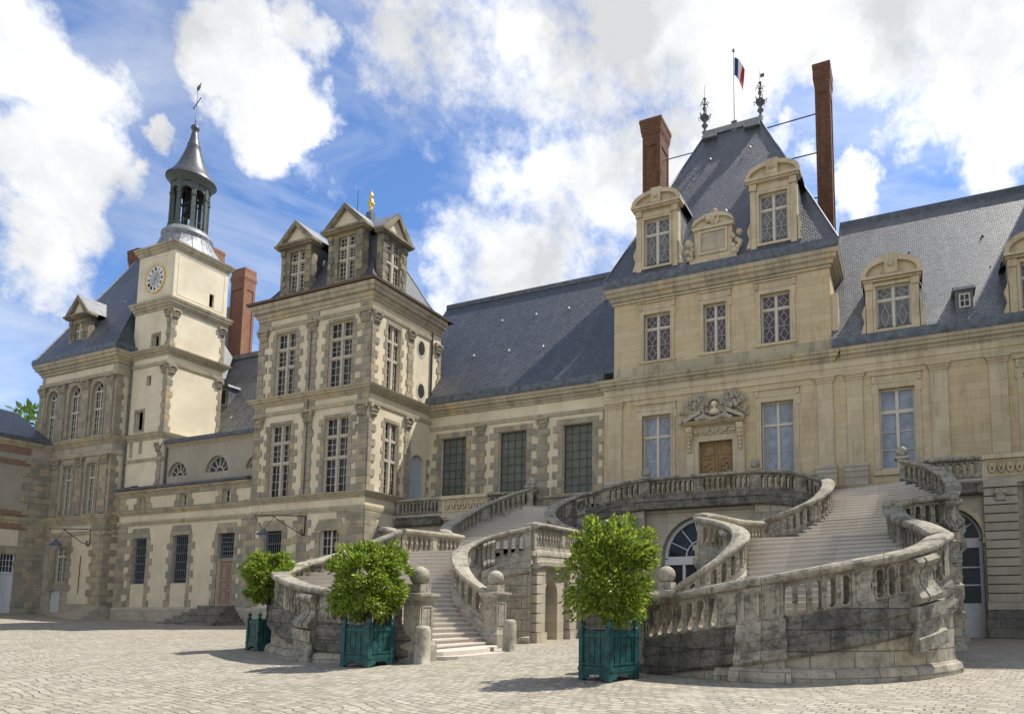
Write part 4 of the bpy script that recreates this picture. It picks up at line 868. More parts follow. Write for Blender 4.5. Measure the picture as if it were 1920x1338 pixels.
# ---------------------------------------------------------------- low wing with barred windows and half-round lights
def low_wing():
    T = thing('low_wing', 'low grey stone wing with barred windows and half round lights beside the clock tower', 'palace block')
    Yp, Yg = 28.57, 29.4; F, G = FR(Yp), FR(Yg); xl, xr = -50.2, -37.62
    gw = [(-48.5, -47.1, 3.2, 6.45, .25), (-44.5, -43.0, 3.2, 6.5, .25)]; gd = [(-40.25, -38.8, 1.8, 6.45, .2)]
    sw = [(-48.1, -47.5, 8.2, 9.0), (-44.1, -43.4, 8.2, 9.02), (-40.1, -39.3, 8.2, 9.04)]
    lu = [(-46.85, -44.95, 10.47, 11.42, .95), (-43.1, -40.95, 10.47, 11.54, 1.07), (-39.3, -37.7, 10.47, 11.27, .8)]
    mb = MB(); wall(mb, F, xl, xr, .5, 9.4, gw + gd + sw, .3); wall(mb, SL(xl), Yp, 29.1, .5, 9.4); mb.build('wall', CREAM, T)
    gr = MB(); wall(gr, G, -47.1, -37.0, 9.4, 12.7, lu, .3); gr.build('upper_wall', GREYR, T)
    q = MB(); random.seed(4)
    for a, b_, c, d, r_ in gw + gd: quoins(q, F, a, c - (1.5 if c > 2 else 0), d - .2, -1, .3, .55, .45); quoins(q, F, b_, c - (1.5 if c > 2 else 0), d - .2, 1, .3, .55, .45); q.fprism(F, [(a - .3, d - .2), (a - .1, d + .45), (b_ + .1, d + .45), (b_ + .3, d - .2)], -.3, .03)
    quoins(q, F, xl, 1.6, 7.1, 1, .9, 1.4, .45, .03); quoins(q, F, xr, 1.6, 7.1, -1, .6, 1.0, .45, .03)
    q.fbox(F, xl, xr, 8.1, 8.2, -.01, .05); q.fbox(F, xl, xr, 9.02, 9.4, -.01, .05)
    for a, b_, c, d in sw: quoins(q, F, a, c, d, -1, .35, .55, .4, .045); quoins(q, F, b_, c, d, 1, .35, .55, .4, .045)
    quoins(q, F, xl, 8.2, 9.0, 1, .6, .8, .4, .045)
    q.build('quoin', QUOIN, T)
    for a, b_ in ((-48.6, -47), (-44.6, -42.9)): pass
    pl = MB(); pl.molding([(xl, Yp + .5), (xl, Yp), (xr, Yp)], [(0, .3), (.16, .3), (.16, 1.55), (.1, 1.65), (0, 1.68)]); pl.build('plinth', GREYST, T)
    co = Courses(T); P = [(xl, Yp + .4), (xl, Yp), (xr, Yp)]
    co.molding(P, [(0, 7.1), (.05, 7.1), (.1, 7.3), (.08, 7.38), (0, 7.4)]); co.molding(P, corn(7.8, 8.12, .22)); co.molding(P, corn(9.2, 9.45, .3)); co.molding([(-47.1, Yg), (xr, Yg)], corn(12.45, 12.68, .2)); co.build('cornice', CORN, T)
    g = MB(); g.molding(P, [(-.9, 9.9), (.1, 9.6), (.36, 9.5), (.36, 9.66), (.1, 9.72), (-.9, 9.98)]); g.molding([(-47.1, Yg), (xr, Yg)], [(-.3, 12.7), (.28, 12.7), (.3, 12.95), (-.3, 13.05)]); g.build('gutter', LEAD, T)
    r = MB(); r.quad((-47.0, 29.3, 12.9), (-37, 29.3, 12.9), (-37, 32.2, 13.3), (-47.0, 32.2, 13.3)); r.quad((-55, 33.0, 14.6), (-37, 33.0, 14.6), (-37, 37, 22.1), (-55, 37, 22.1)); r.quad((-47.0, 32.2, 13.3), (-37, 32.2, 13.3), (-37, 33.0, 14.6), (-47.0, 33.0, 14.6))
    r.quad((-37, 37, 22.1), (-55, 37, 22.1), (-55, 41, 14), (-37, 41, 14))
    r.quad((-75, 41, 24), (-58.6, 41, 24), (-58.6, 43.5, 31.2), (-75, 43.5, 31.2))
    rf = r.build('roof', SLATEL, T); l = MB(); l.box(-55, -37, 36.8, 37.2, 21.9, 22.3); l.build('ridge_cap', LEADL, rf)
    s = MB(); H = FR(34.2); s.fbox(H, -49.2, -48.1, 16.9, 18.4, -1.2, 0, 0); s.fprism(H, [(-49.35, 18.4), (-47.95, 18.4), (-48.05, 18.6), (-49.25, 18.6)], -1.4, .12, 0); rim(s, H, -49.05, -48.25, 17.0, 18.3, .1, 0, .03, 1); s.fbox(H, -49.0, -48.3, 17.05, 18.25, 0, .01, 2); s.build('small_dormer', [LEAD, LEADL, BLACK], T)
    chimney(T, -53.9, -52.3, 38.0, 39.0, 19, 30.7, BRICK, 0, .15)
    hooks(T, [(-46.6, 33.5, 15.6), (-45.4, 34.6, 17.6)])
    for o in gw: window(T, F, *o[:4], 'grille', .25)
    for o in sw: window(T, F, *o, 'small', .25)
    for a, b_, c, d, rise in lu:
        m = MB(); fan(m, G, a, b_, c, rise, 6, -.3, -.2, .07, 0, .36); w = m.build('half_round_window', WHITEF, T); p = MB(); p.fprism(G, arc(a, b_, c, rise), -.33, -.29); p.build('pane', GLASSB, w)
    # door with barred light over it, on five worn steps
    a, b_, c, d, _ = gd[0]; m = (a + b_) / 2; D = MB(); D.fbox(F, a, b_, c, 4.55, -.3, -.24); D.fbox(F, m - .03, m + .03, c, 4.5, -.24, -.2); D.fbox(F, a, b_, 4.5, 4.68, -.3, -.14)
    for x0, x1 in ((a + .1, m - .08), (m + .08, b_ - .1)):
        for z0, z1 in ((1.95, 2.7), (2.85, 3.3), (3.45, 4.35)): rim(D, F, x0, x1, z0, z1, .06, -.245, -.19)
    D.build('door', PINKWOOD, T); window(T, F, a, b_, 4.7, 6.4, 'grille', .25)
    S_ = MB()
    for k in range(6): S_.box(a - .6 - .26 * k, b_ + .5 + .2 * k, Yp - .16 - .5 - .3 * k, Yp - .14 + .004 * k, .3 - .01 * k, 1.78 - .2 * k)
    S_.build('doorstep', DARKST, T)
    p = MB(); p.tube([G(-47.0, 12.7, .1), G(-47.0, 9.7, .1)], .06, 8); p.build('drain_pipe', LEADL, T)
low_wing()

# ---------------------------------------------------------------- clock tower
def clock_tower():
    T = thing('clock_tower', 'square cream clock tower with an open bell lantern and pointed lead spire', 'clock tower')
    Yt, X = 29.05, -47.1; F, S = FR(Yt), SD(X); xl, yb = -51.0, 32.95
    fo = [(-50.1, -49.3, 13.9, 15.25), (-49.25, -48.75, 17.0, 17.7), (-48.9, -48.2, 19.75, 20.6)]
    mb = MB(); wall(mb, F, xl, X, .5, 26.7, fo, .25); wall(mb, S, Yt, yb, .5, 26.7, [(31.6, 31.95, 23.5, 24.5)], .2); wall(mb, SL(xl), Yt, yb, .5, 26.7); wall(mb, lambda u, z, o=0: (u, yb + o, z), xl, X, .5, 26.7); mb.build('wall', CREAMT, T)
    q = MB(); random.seed(6)
    for z0, z1 in ((13.6, 17.7), (19.5, 21.7)):
        quoins(q, F, X, z0, z1, -1, .3, .42, .4, .03); quoins(q, S, Yt, z0, z1, 1, .28, .4, .4, .03); quoins(q, S, yb, z0, z1, -1, .22, .32, .4, .03)
        for f_, u in ((F, X - .3), (S, Yt + .3), (S, yb - .25)): leafcap(q, f_, u, .45, z1, z1 + .6, .05)
    quoins(q, F, X, 9.7, 12.2, -1, .4, .5, .4, .03); leafcap(q, F, X - .3, .45, 12.2, 12.8, .05)
    for a, b_, c, d in fo[:1] + fo[2:]: rim(q, F, a - .15, b_ + .15, c - .15, d + .15, .15, -.01, .03)
    q.fbox(F, -50.5, -50.2, 12.0, 13.1, -.01, .02); q.fbox(F, -49.5, -49.2, 12.2, 13.1, -.01, .02)
    q.build('quoin', QUOIN, T)
    co = Courses(T); P = [(xl, Yt), (X, Yt), (X, yb), (xl, yb)]
    co.molding(P, [(0, 11.6), (.06, 11.6), (.08, 11.8), (0, 11.85)], True); co.molding(P, corn(13.1, 13.55, .25), True); co.molding(P, [(0, 18.35), (.08, 18.35), (.12, 18.55), (0, 18.6)], True); co.molding(P, corn(19.0, 19.5, .4), True); co.molding(P, corn(22.35, 23.05, .35), True); co.molding(P, corn(26.6, 27.15, .3), True)
    co.build('cornice', CORN, T)
    pn = MB(); rim(pn, F, xl + .25, X - .2, 23.4, 26.4, .05, -.01, .02); rim(pn, S, Yt + .25, yb - .25, 23.4, 26.4, .05, -.01, .02); pn.build('render_panel', CREAMT, T)
    # clock
    c, z = -49.05, 24.75
    k = MB(); ring = lambda r0, r1, o0, o1, mi: [k.quad(F(c + r0 * math.cos(a), z + r0 * math.sin(a), o0), F(c + r0 * math.cos(b_), z + r0 * math.sin(b_), o0), F(c + r1 * math.cos(b_), z + r1 * math.sin(b_), o1), F(c + r1 * math.cos(a), z + r1 * math.sin(a), o1), mi) for a, b_ in ((2 * math.pi * i / 40, 2 * math.pi * (i + 1) / 40) for i in range(40))]
    ring(1.35, 1.25, 0.0, .04, 2); ring(1.25, 1.2, .04, 0, 2); ring(1.06, 1.05, 0, .07, 1); ring(1.05, .96, .07, .08, 1); ring(.96, .94, .08, .05, 1); ring(.95, .56, .05, .045, 0); ring(.56, .54, .045, .05, 1)
    k.add([F(c + .55 * math.cos(2 * math.pi * i / 30), z + .55 * math.sin(2 * math.pi * i / 30), .047) for i in range(30)], [tuple(range(30))], 3)
    for q_ in range(28): a = 2 * math.pi * q_ / 28; k.sphere(F(c + 1.0 * math.cos(a), z + 1.0 * math.sin(a), .08), .035, 6, 1)
    ck = k.build('clock_face', [simple('clock_enamel', (.62, .63, .62), .4, 0, .03), GOLD, CREAMT, simple('clock_centre', (.36, .39, .42), .5, 0, .05)], T)
    n = MB(); NUM = ['XII', 'I', 'II', 'III', 'IIII', 'V', 'VI', 'VII', 'VIII', 'IX', 'X', 'XI']
    for i, s in enumerate(NUM):
        a = math.pi / 2 - i * math.pi / 6; ur, ut = Vector((math.cos(a), math.sin(a))), Vector((math.sin(a), -math.cos(a)))
        w = sum({'I': .055, 'V': .1, 'X': .1}[ch] for ch in s); x = -w / 2
        pt = lambda x_, y_: (c + ur.x * (.72 + y_) + ut.x * x_, z + ur.y * (.72 + y_) + ut.y * x_)
        for ch in s:
            cw = {'I': .055, 'V': .1, 'X': .1}[ch]
            if ch == 'I': strip(n, F, pt(x + cw / 2, -.11), pt(x + cw / 2, .11), .026, .05, .07)
            if ch == 'V': strip(n, F, pt(x + .01, .11), pt(x + cw / 2, -.11), .026, .05, .07); strip(n, F, pt(x + cw - .01, .11), pt(x + cw / 2, -.11), .018, .05, .069)
            if ch == 'X': strip(n, F, pt(x + .01, .11), pt(x + cw - .01, -.11), .026, .05, .07); strip(n, F, pt(x + cw - .01, .11), pt(x + .01, -.11), .018, .05, .069)
            x += cw
    n.build('numerals', IRON, ck)
    h = MB()
    for ang, L_, w in ((R(62), .5, .05), (R(-128), .80, .04)): strip(h, F, (c - .12 * math.cos(ang), z - .12 * math.sin(ang)), (c + L_ * math.cos(ang), z + L_ * math.sin(ang)), w, .075, .09)
    h.sphere(F(c, z, .085), .05, 8); h.build('clock_hand', GOLD, ck)
    # lead flare, lantern, bell, spire
    cx, cy = -49.05, 31.0
    l = MB(); v = []; N = 32
    for t_, zz in ((0, 27.1), (.25, 27.3), (.5, 27.65), (.75, 28.1), (1, 28.6)):
        for i in range(N):
            a = 2 * math.pi * i / N + math.pi / 4; e = 2.2 / max(abs(math.cos(a)), abs(math.sin(a))); r_ = e + (1.5 - e) * (t_ ** .6); v.append((cx + r_ * math.cos(a), cy + r_ * math.sin(a), zz))
    l.add(v, [(j * N + i, j * N + (i + 1) % N, (j + 1) * N + (i + 1) % N, (j + 1) * N + i) for j in range(4) for i in range(N)])
    for i in range(0, N, 2): l.tube([v[j * N + i] for j in range(5)], .03, 5)
    l.lathe(cx, cy, [(1.5, 28.55), (1.62, 28.65), (1.62, 28.8), (1.45, 28.95), (1.38, 29.15), (0.2, 29.2)], 32); l.build('lead_flare', LEADL, T)
    la = MB(); N = 8
    for i in range(N):
        a = 2 * math.pi * (i + .5) / N; p = (cx + 1.18 * math.cos(a), cy + 1.18 * math.sin(a)); t = (-math.sin(a), math.cos(a)); nn = (math.cos(a), math.sin(a))
        def G(u, zz, o=0, p=p, t=t, nn=nn): return (p[0] + t[0] * u + nn[0] * o, p[1] + t[1] * u + nn[1] * o, zz)
        la.fbox(G, -.13, .13, 29.1, 32.7, -.1, .05); la.fbox(G, -.17, .17, 29.1, 29.5, -.12, .09); la.fbox(G, -.16, .16, 31.75, 31.9, -.12, .09)
        a2 = 2 * math.pi * i / N; p2 = (cx + 1.1 * math.cos(a2), cy + 1.1 * math.sin(a2)); t2 = (-math.sin(a2), math.cos(a2)); n2 = (math.cos(a2), math.sin(a2))
        def H(u, zz, o=0, p=p2, t=t2, nn=n2): return (p[0] + t[0] * u + nn[0] * o, p[1] + t[1] * u + nn[1] * o, zz)
        A = arc(-.34, .34, 31.95, .34, 8); 
        for j in range(8): la.fprism(H, [A[j], A[j + 1], (A[j + 1][0], 32.75), (A[j][0], 32.75)], -.08, .04)
        la.tube([H(-.36, 29.75, .0), H(.36, 29.75, .0)], .025, 5)
    la.lathe(cx, cy, [(1.2, 32.7), (1.32, 32.75), (1.32, 32.95), (1.5, 33.05), (1.58, 33.2), (.2, 33.25)], 32); la.build('bell_lantern', COPPER, T)
    be = MB(); be.lathe(cx, cy, [(.42, 30.55), (.38, 30.7), (.28, 30.95), (.24, 31.2), (.16, 31.35), (.05, 31.4)], 16); be.box(cx - .9, cx + .9, cy - .07, cy + .07, 31.5, 31.7); be.tube([(cx, cy, 31.35), (cx, cy, 31.6)], .05, 6)
    for s in (-1, 1): be.tube([(cx + s * .75, cy, 29.1), (cx + s * .75, cy, 32.6)], .07, 6)
    be.build('bell', simple('dark_bronze', (.03, .035, .03), .45, .6), T)
    sp = MB(); sp.lathe(cx, cy, [(1.6, 33.18), (1.6, 33.28), (1.32, 33.6), (1.02, 34.15), (.78, 34.75), (.58, 35.4), (.42, 36.0), (.44, 36.1), (.38, 36.2), (.27, 36.7), (.2, 37.15), (.14, 37.25), (.26, 37.4), (.29, 37.55), (.2, 37.72), (.06, 37.85), (.045, 38.2)], 32); sp.build('spire', simple('spire_lead', (.085, .087, .094), .42, .25, .25, 7, .3), T)
    cr = MB(); cr.tube([(cx, cy, 37.8), (cx, cy, 40.9)], .045, 6, 0, .02); cr.tube([(cx - .75, cy + .25, 39.55), (cx + .75, cy - .25, 39.55)], .035, 6)
    for s in (-1, 1): cr.sphere((cx + s * .75, cy - s * .25, 39.55), .06, 6)
    cr.sphere((cx + .02, cy, 40.75), .11, 8); cr.fprism(FR(cy), [(cx - .1, 40.6), (cx + .25, 40.75), (cx + .3, 41.15), (cx + .1, 40.95), (cx, 41.05)], -.02, .02); cr.build('cross', LEAD, T)
    p = MB(); p.tube([(-50.85, Yt - .1, 19.2), (-50.85, Yt - .1, 9.7)], .07, 8); p.build('drain_pipe', LEADL, T)
clock_tower()

# ---------------------------------------------------------------- end pavilion with three arched windows
def end_pavilion():
    T = thing('end_pavilion', 'grey stone pavilion with three tall arched windows left of the clock tower', 'palace block')
    Yl, X = 28.2, -51.0; F, S = FR(Yl), SD(X); xl = -59.9
    aw = [(-58.95, -57.75, 13.7, 17.5, .60), (-56.3, -55.0, 13.7, 17.55, .65), (-53.62, -52.35, 13.7, 17.55, .63)]
    mw = [(-59.0, -57.9, 8.15, 11.7), (-56.24, -55.13, 8.15, 11.7), (-53.53, -52.4, 8.15, 11.7)]; gw = [(-56.4, -55.1, 3.4, 5.95, .1)]; gd = [(-56.75, -55.55, .8, 2.9)]
    mb = MB(); wall(mb, F, xl, X, .3, 19, aw + mw + gw + gd, .28); wall(mb, S, Yl, 36, .3, 19); wall(mb, SL(xl), Yl, 36, .3, 19); mb.build('wall', [GREYST], T)
    rp = MB(); rp.fbox(F, -54.6, -52.3, 1.9, 6.7, -.01, .012); rp.fbox(F, -57.2, -52.3, 6.9, 7.3, -.01, .012); rp.fbox(S, Yl + .35, 29.0, 2.0, 12.5, -.01, .015); rp.fbox(S, Yl + .4, 29.0, 13.6, 17.9, -.01, .015)
    rp.fbox(F, xl + .5, X - .5, 18.15, 18.6, -.01, .015); rp.build('render_panel', CREAM, T)
    q = MB(); random.seed(9)
    for a, b_, c, d, r_ in aw:
        A = arc(a - .22, b_ + .22, d - r_, r_ + .22); B = arc(a, b_, d - r_, r_)
        for j in range(len(A) - 1): q.fprism(F, [A[j], A[j + 1], B[j + 1], B[j]], -.01, .06)
        q.fbox(F, a - .22, a, c, d - r_, -.01, .06); q.fbox(F, b_, b_ + .22, c, d - r_, -.01, .06)
    for a, b_, c, d in mw: rim(q, F, a - .18, b_ + .18, c - .18, d + .18, .18, -.01, .06)
    for u in (-59.5, -57.1, -54.3, -51.55):
        q.fbox(F, u - .36, u + .36, 13.6, 17.1, -.01, .12); leafcap(q, F, u, .7, 17.1, 17.8, .12); q.fbox(F, u - .36, u + .36, 8.1, 11.5, -.01, .12); leafcap(q, F, u, .7, 11.5, 12.2, .12)
    quoins(q, F, X, .6, 7.4, -1, 1.0, 1.5, .45, .05); quoins(q, S, Yl, .6, 7.4, 1, .4, .8, .45, .04); quoins(q, S, Yl, 8.2, 12.2, 1, .3, .5, .42, .03); quoins(q, S, Yl, 13.6, 17.8, 1, .3, .5, .42, .03)
    for a, b_, c, d, _ in gw: quoins(q, F, a, c - .6, d + .4, -1, .4, .7, .45, .04); quoins(q, F, b_, c - .6, d + .4, 1, .4, .7, .45, .04); q.fbox(F, a - .1, b_ + .1, d, d + .4, -.01, .05)
    q.build('quoin', QUOIN, T)
    co = Courses(T); P = [(xl, 34), (xl, Yl), (X, Yl), (X, 29.1)]
    for z0, z1, o in ((6.65, 6.85, .06), (12.2, 12.4, .1), (17.85, 18.1, .12)): co.molding(P, [(0, z0), (o, z0), (o, z1), (0, z1 + .02)])
    co.molding(P, corn(7.5, 8.0, .26)); co.molding(P, corn(13.0, 13.5, .3)); co.molding([(xl, 36), (xl, Yl), (X, Yl), (X, 29.05)], corn(18.7, 19.5, .5)); co.build('cornice', CORN, T)
    g = MB(); g.molding([(xl, 36), (xl, Yl), (X, Yl), (X, 29.05)], [(-.2, 19.52), (.5, 19.52), (.54, 19.7), (.5, 19.95), (-.2, 20.0)]); g.build('gutter', LEAD, T)
    r = MB(); A, B, C_, D = (xl - .4, Yl - .4, 19.9), (X + .3, Yl - .4, 19.9), (X + .3, 38, 19.9), (xl - .4, 38, 19.9); P_, Q = (-57.0, 32.4, 29.6), (-53.8, 32.4, 29.6)
    r.poly([A, B, Q, P_]); r.poly([B, C_, Q]); r.poly([C_, D, P_, Q]); r.poly([D, A, P_]); rf = r.build('roof', SLATE, T)
    l = MB(); l.tube([A, P_], .05, 6); l.tube([B, Q], .05, 6); l.tube([P_, Q], .1, 6); l.build('ridge_cap', LEAD, rf)
    fb = lambda z: max(.1, (z - 19.9) / 1.67 - .5)
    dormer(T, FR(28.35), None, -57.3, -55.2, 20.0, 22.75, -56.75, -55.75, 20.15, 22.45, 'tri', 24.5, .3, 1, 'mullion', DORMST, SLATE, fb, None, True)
    chimney(T, -59.3, -58.1, 33.0, 34.4, 24, 31.0, BRICKD, 1, .6)
    chimney(T, -52.5, -51.6, 34.5, 35.5, 22, 30.6, BRICK, 0, .5)
    hooks(T, [(-53.9, 30.0, 24.3), (-55.0, 29.2, 22.6), (-58.6, 28.7, 21.5)])
    for o in aw: window(T, F, *o[:4], 'arched', .22, None, None, o[4])
    for o in mw: window(T, F, *o, 'tall', .22)
    window(T, F, *gw[0][:4], 'tall', .2)
    d = MB(); a, b_, c, e = gd[0]; d.fbox(F, a, b_, c, e, -.22, -.15); [d.fbox(F, a + .1 + k * .2, a + .13 + k * .2, c + .1, e - .1, -.15, -.135) for k in range(6)]; rim(d, F, a, b_, c, e, .08, -.15, -.12); d.build('door', WHITEDOOR, T)
    s = MB()
    for k in range(5): s.box(X - 1.2 - .28 * k, X + .77 + .006 * k, Yl - .05 - .34 * (k + 1), 28.35 + .006 * k, .4 - .01 * k, 1.75 - .2 * k)
    s.box(-55.3, -52.6, Yl - .75, Yl, .4, 1.35); s.build('doorstep', GREYST, T)
    p = MB(); p.tube([F(-53.4, 5.2, .05), F(-53.4, 2.6, .05)], .02, 5); p.build('drain_pipe', IRON, T)
end_pavilion()

# ---------------------------------------------------------------- brick-banded wing at the far left
def side_wing():
    T = thing('side_wing', 'low grey wing with brick bands and a white door at the far left', 'palace block')
    X = -57.8; S = SD(X); y0, y1 = -6, 28.15
    op = [(25.75, 26.6, 1.3, 5.35)] + [(y - 1, y, 2.5, 5.4) for y in (21, 16, 11, 6, 1)]
    mb = MB(); wall(mb, S, y0, y1, .2, 13.0, op, .3); mb.build('wall', GREYR, T)
    q = MB(); random.seed(2); quoins(q, S, y1, .8, 12.2, -1, 1.1, 1.5, .45, .06); quoins(q, S, 25.75, 1.2, 5.4, -1, .35, .5, .42, .04); quoins(q, S, 26.6, 1.2, 5.4, 1, .6, .9, .42, .04); q.fbox(S, 25.4, 26.95, 5.35, 5.8, -.01, .05); q.build('quoin', QUOIN, T)
    b = MB(); [b.fbox(S, y0, 26.9, z0, z1, -.01, .05) for z0, z1 in ((7.05, 7.4), (7.95, 8.35), (11.55, 11.9), (12.35, 12.8))]; b.build('brick_band', BANDB, T)
    cr = MB(); cr.fbox(S, y0, 26.6, 5.9, 7.0, -.01, .02); cr.build('render_panel', CREAM, T)
    co = Courses(T); co.molding([(X, y0), (X, y1)], corn(12.85, 13.25, .3)); co.molding([(X, y0), (X, y1)], corn(7.45, 7.9, .22)); co.build('cornice', CORN, T)
    g = MB(); g.molding([(X, y0), (X, y1)], [(-.2, 13.27), (.32, 13.27), (.35, 13.55), (-.2, 13.6)]); g.build('gutter', LEAD, T)
    r = MB(); r.quad((X + .1, y0, 13.5), (X + .1, y1 - .05, 13.5), (X - 5, y1 - .05, 16.4), (X - 5, y0, 16.4)); r.quad((X - 10, y0, 13.5), (X - 10, y1, 13.5), (X - 5, y1, 16.4), (X - 5, y0, 16.4)); r.build('roof', SLATE, T)
    d = MB(); d.fbox(S, 25.75, 26.6, 1.3, 4.0, -.28, -.22); rim(d, S, 25.75, 26.6, 1.3, 5.35, .07, -.28, -.16); d.fbox(S, 26.15, 26.2, 1.3, 4.0, -.22, -.18); d.fbox(S, 25.8, 26.55, 3.95, 4.1, -.28, -.16); bars(d, S, 25.82, 26.53, 4.1, 5.28, 4, 3, .03, -.28, -.2); d.fbox(S, 25.8, 26.55, 4.1, 5.3, -.275, -.25, 1); d.build('door', [WHITEDOOR, GLASS], T)
    for o in op[1:]: window(T, S, *o, 'small', .22)
side_wing()

# ================================================================== HORSESHOE STAIRCASE
class Path:
    """smooth path through (x,y,z) points, read by arc length in plan"""
    def __init__(s, pts, step=.10):
        P = [Vector(p) for p in pts]; P = [P[0] * 2 - P[1]] + P + [P[-1] * 2 - P[-2]]; out = []
        for i in range(1, len(P) - 2):
            a, b, c, d = P[i - 1:i + 3]; n = max(2, int((c - b).length / step))
            for k in range(n):
                t = k / n; out.append(.5 * ((2 * b) + (c - a) * t + (2 * a - 5 * b + 4 * c - d) * t * t + (3 * b - a - 3 * c + d) * t ** 3))
        out.append(P[-2]); s.p = out; s.s = [0]
        for a, b in zip(out, out[1:]): s.s.append(s.s[-1] + max(1e-6, (b.xy - a.xy).length))
        s.L = s.s[-1]
    def at(s, d):
        import bisect
        d = max(0, min(s.L, d)); i = min(len(s.p) - 2, max(0, bisect.bisect_right(s.s, d) - 1)); f = (d - s.s[i]) / (s.s[i + 1] - s.s[i])
        q = s.p[i].lerp(s.p[i + 1], f); a, b = s.p[max(0, i - 1)], s.p[min(len(s.p) - 1, i + 2)]; t = (b.xy - a.xy).normalized()
        return q, Vector((t.y, -t.x))
    def P(s, d, n, dz): q, m = s.at(d); return (q.x + m.x * n, q.y + m.y * n, q.z + dz)
def sweep(mb, pa, prof, s0=0, s1=None, closed=True, mi=0, step=.16, zabs=None, caps=True):
    s1 = pa.L if s1 is None else s1; N = max(1, int((s1 - s0) / step)); v = []; uv = []; m = len(prof)
    acc = [0]
    for a, b in zip(prof, prof[1:]): acc.append(acc[-1] + math.hypot(a[0] - b[0], a[1] - b[1]))
    for i in range(N + 1):
        d = s0 + (s1 - s0) * i / N
        for k, (n, dz) in enumerate(prof):
            p = pa.P(d, n, dz)
            if zabs: p = (p[0], p[1], zabs(p[0], p[1]) + dz)
            v.append(p); uv.append((d, p[2] if abs(prof[k - 1][0] - n) < .01 else p[2] + acc[k]))
    f = []
    for i in range(N):
        for k in range(m if closed else m - 1): j = (k + 1) % m; f.append((i * m + k, (i + 1) * m + k, (i + 1) * m + j, i * m + j))
    if closed and caps: f += [tuple(range(m)), tuple(range(N * m, N * m + m))]
    mb.add(v, f, mi, uv)
ZT, ZB = -.17, -.86
def slotcell(mb, pa, s0, s1, w=.078, mi=0):
    c = (s0 + s1) / 2; zt, zb = ZT - .07, ZB + .06
    A = [(c - w * math.cos(math.pi * k / 6), w * math.sin(math.pi * k / 6)) for k in range(7)]
    for n in (.11, -.11):
        P = lambda s, z: pa.P(s, n, z)
        mb.quad(P(s0, ZB), P(c - w, ZB), P(c - w, ZT), P(s0, ZT), mi); mb.quad(P(c + w, ZB), P(s1, ZB), P(s1, ZT), P(c + w, ZT), mi)
        for (a, h), (b, g) in zip(A, A[1:]):
            mb.quad(P(a, zt - w + h), P(b, zt - w + g), P(b, ZT), P(a, ZT), mi); mb.quad(P(a, ZB), P(b, ZB), P(b, zb + w - g), P(a, zb + w - h), mi)
        e = .035 if n > 0 else -.035   # raised rim round the slot
        o1 = [(a, zt - w + h) for a, h in A] + [(a, zb + w - h) for a, h in A[::-1]]
        o2 = [(c + (a - c) * 1.38, z + (.03 if i < 7 else -.03)) for i, (a, z) in enumerate(o1)]
        K = len(o1)
        for i in range(K):
            j = (i + 1) % K; p, q, r_, t = o1[i], o1[j], o2[j], o2[i]
            mb.quad(pa.P(p[0], n + e, p[1]), pa.P(q[0], n + e, q[1]), pa.P(r_[0], n + e * .6, r_[1]), pa.P(t[0], n + e * .6, t[1]), mi)
            mb.quad(pa.P(t[0], n + e * .6, t[1]), pa.P(r_[0], n + e * .6, r_[1]), pa.P(r_[0], n, r_[1]), pa.P(t[0], n, t[1]), mi)
    O = [(a, zt - w + h) for a, h in A] + [(a, zb + w - h) for a, h in A[::-1]]
    for i in range(len(O)): p, q = O[i], O[(i + 1) % len(O)]; mb.quad(pa.P(p[0], .145, p[1]), pa.P(q[0], .145, q[1]), pa.P(q[0], -.145, q[1]), pa.P(p[0], -.145, p[1]), mi)
    for n0, n1 in ((.11, .165), (-.165, -.11)):   # ring half-way up between the slots
        pbox(mb, pa, s0 - .05, s0 + .05, -.56, -.47, n0, n1, mi)
def pbox(mb, pa, s0, s1, z0, z1, n0, n1, mi=0, seg=1):
    for i in range(seg):
        a, b = s0 + (s1 - s0) * i / seg, s0 + (s1 - s0) * (i + 1) / seg
        v = [pa.P(s, n, z) for z in (z0, z1) for n in (n0, n1) for s in (a, b)]
        mb.add(v, [(0, 2, 3, 1), (4, 5, 7, 6), (0, 1, 5, 4), (2, 6, 7, 3), (0, 4, 6, 2), (1, 3, 7, 5)], mi)
def console(mb, pa, s0, s1, sd, mi=0):
    prof = [(.1, -.17), (.34, -.19), (.40, -.27), (.36, -.35), (.27, -.42), (.22, -.55), (.24, -.70), (.36, -.85), (.44, -.95), (.40, -1.05), (.28, -1.1), (.1, -1.1)]
    w = (s1 - s0) / 3
    for k in range(3): sweep(mb, pa, [(n * sd * (1.0 if k != 1 else 1.07), z) for n, z in prof], s0 + k * w + .012, s0 + (k + 1) * w - .012, True, mi, .2)
    sweep(mb, pa, [(sd * .1, -1.1), (sd * .42, -1.1), (sd * .42, -1.38), (sd * .36, -1.42), (sd * .36, -1.66), (sd * .44, -1.7), (sd * .44, -1.95), (sd * .15, -2.0)], s0 - .08, s1 + .08, True, mi, .2)
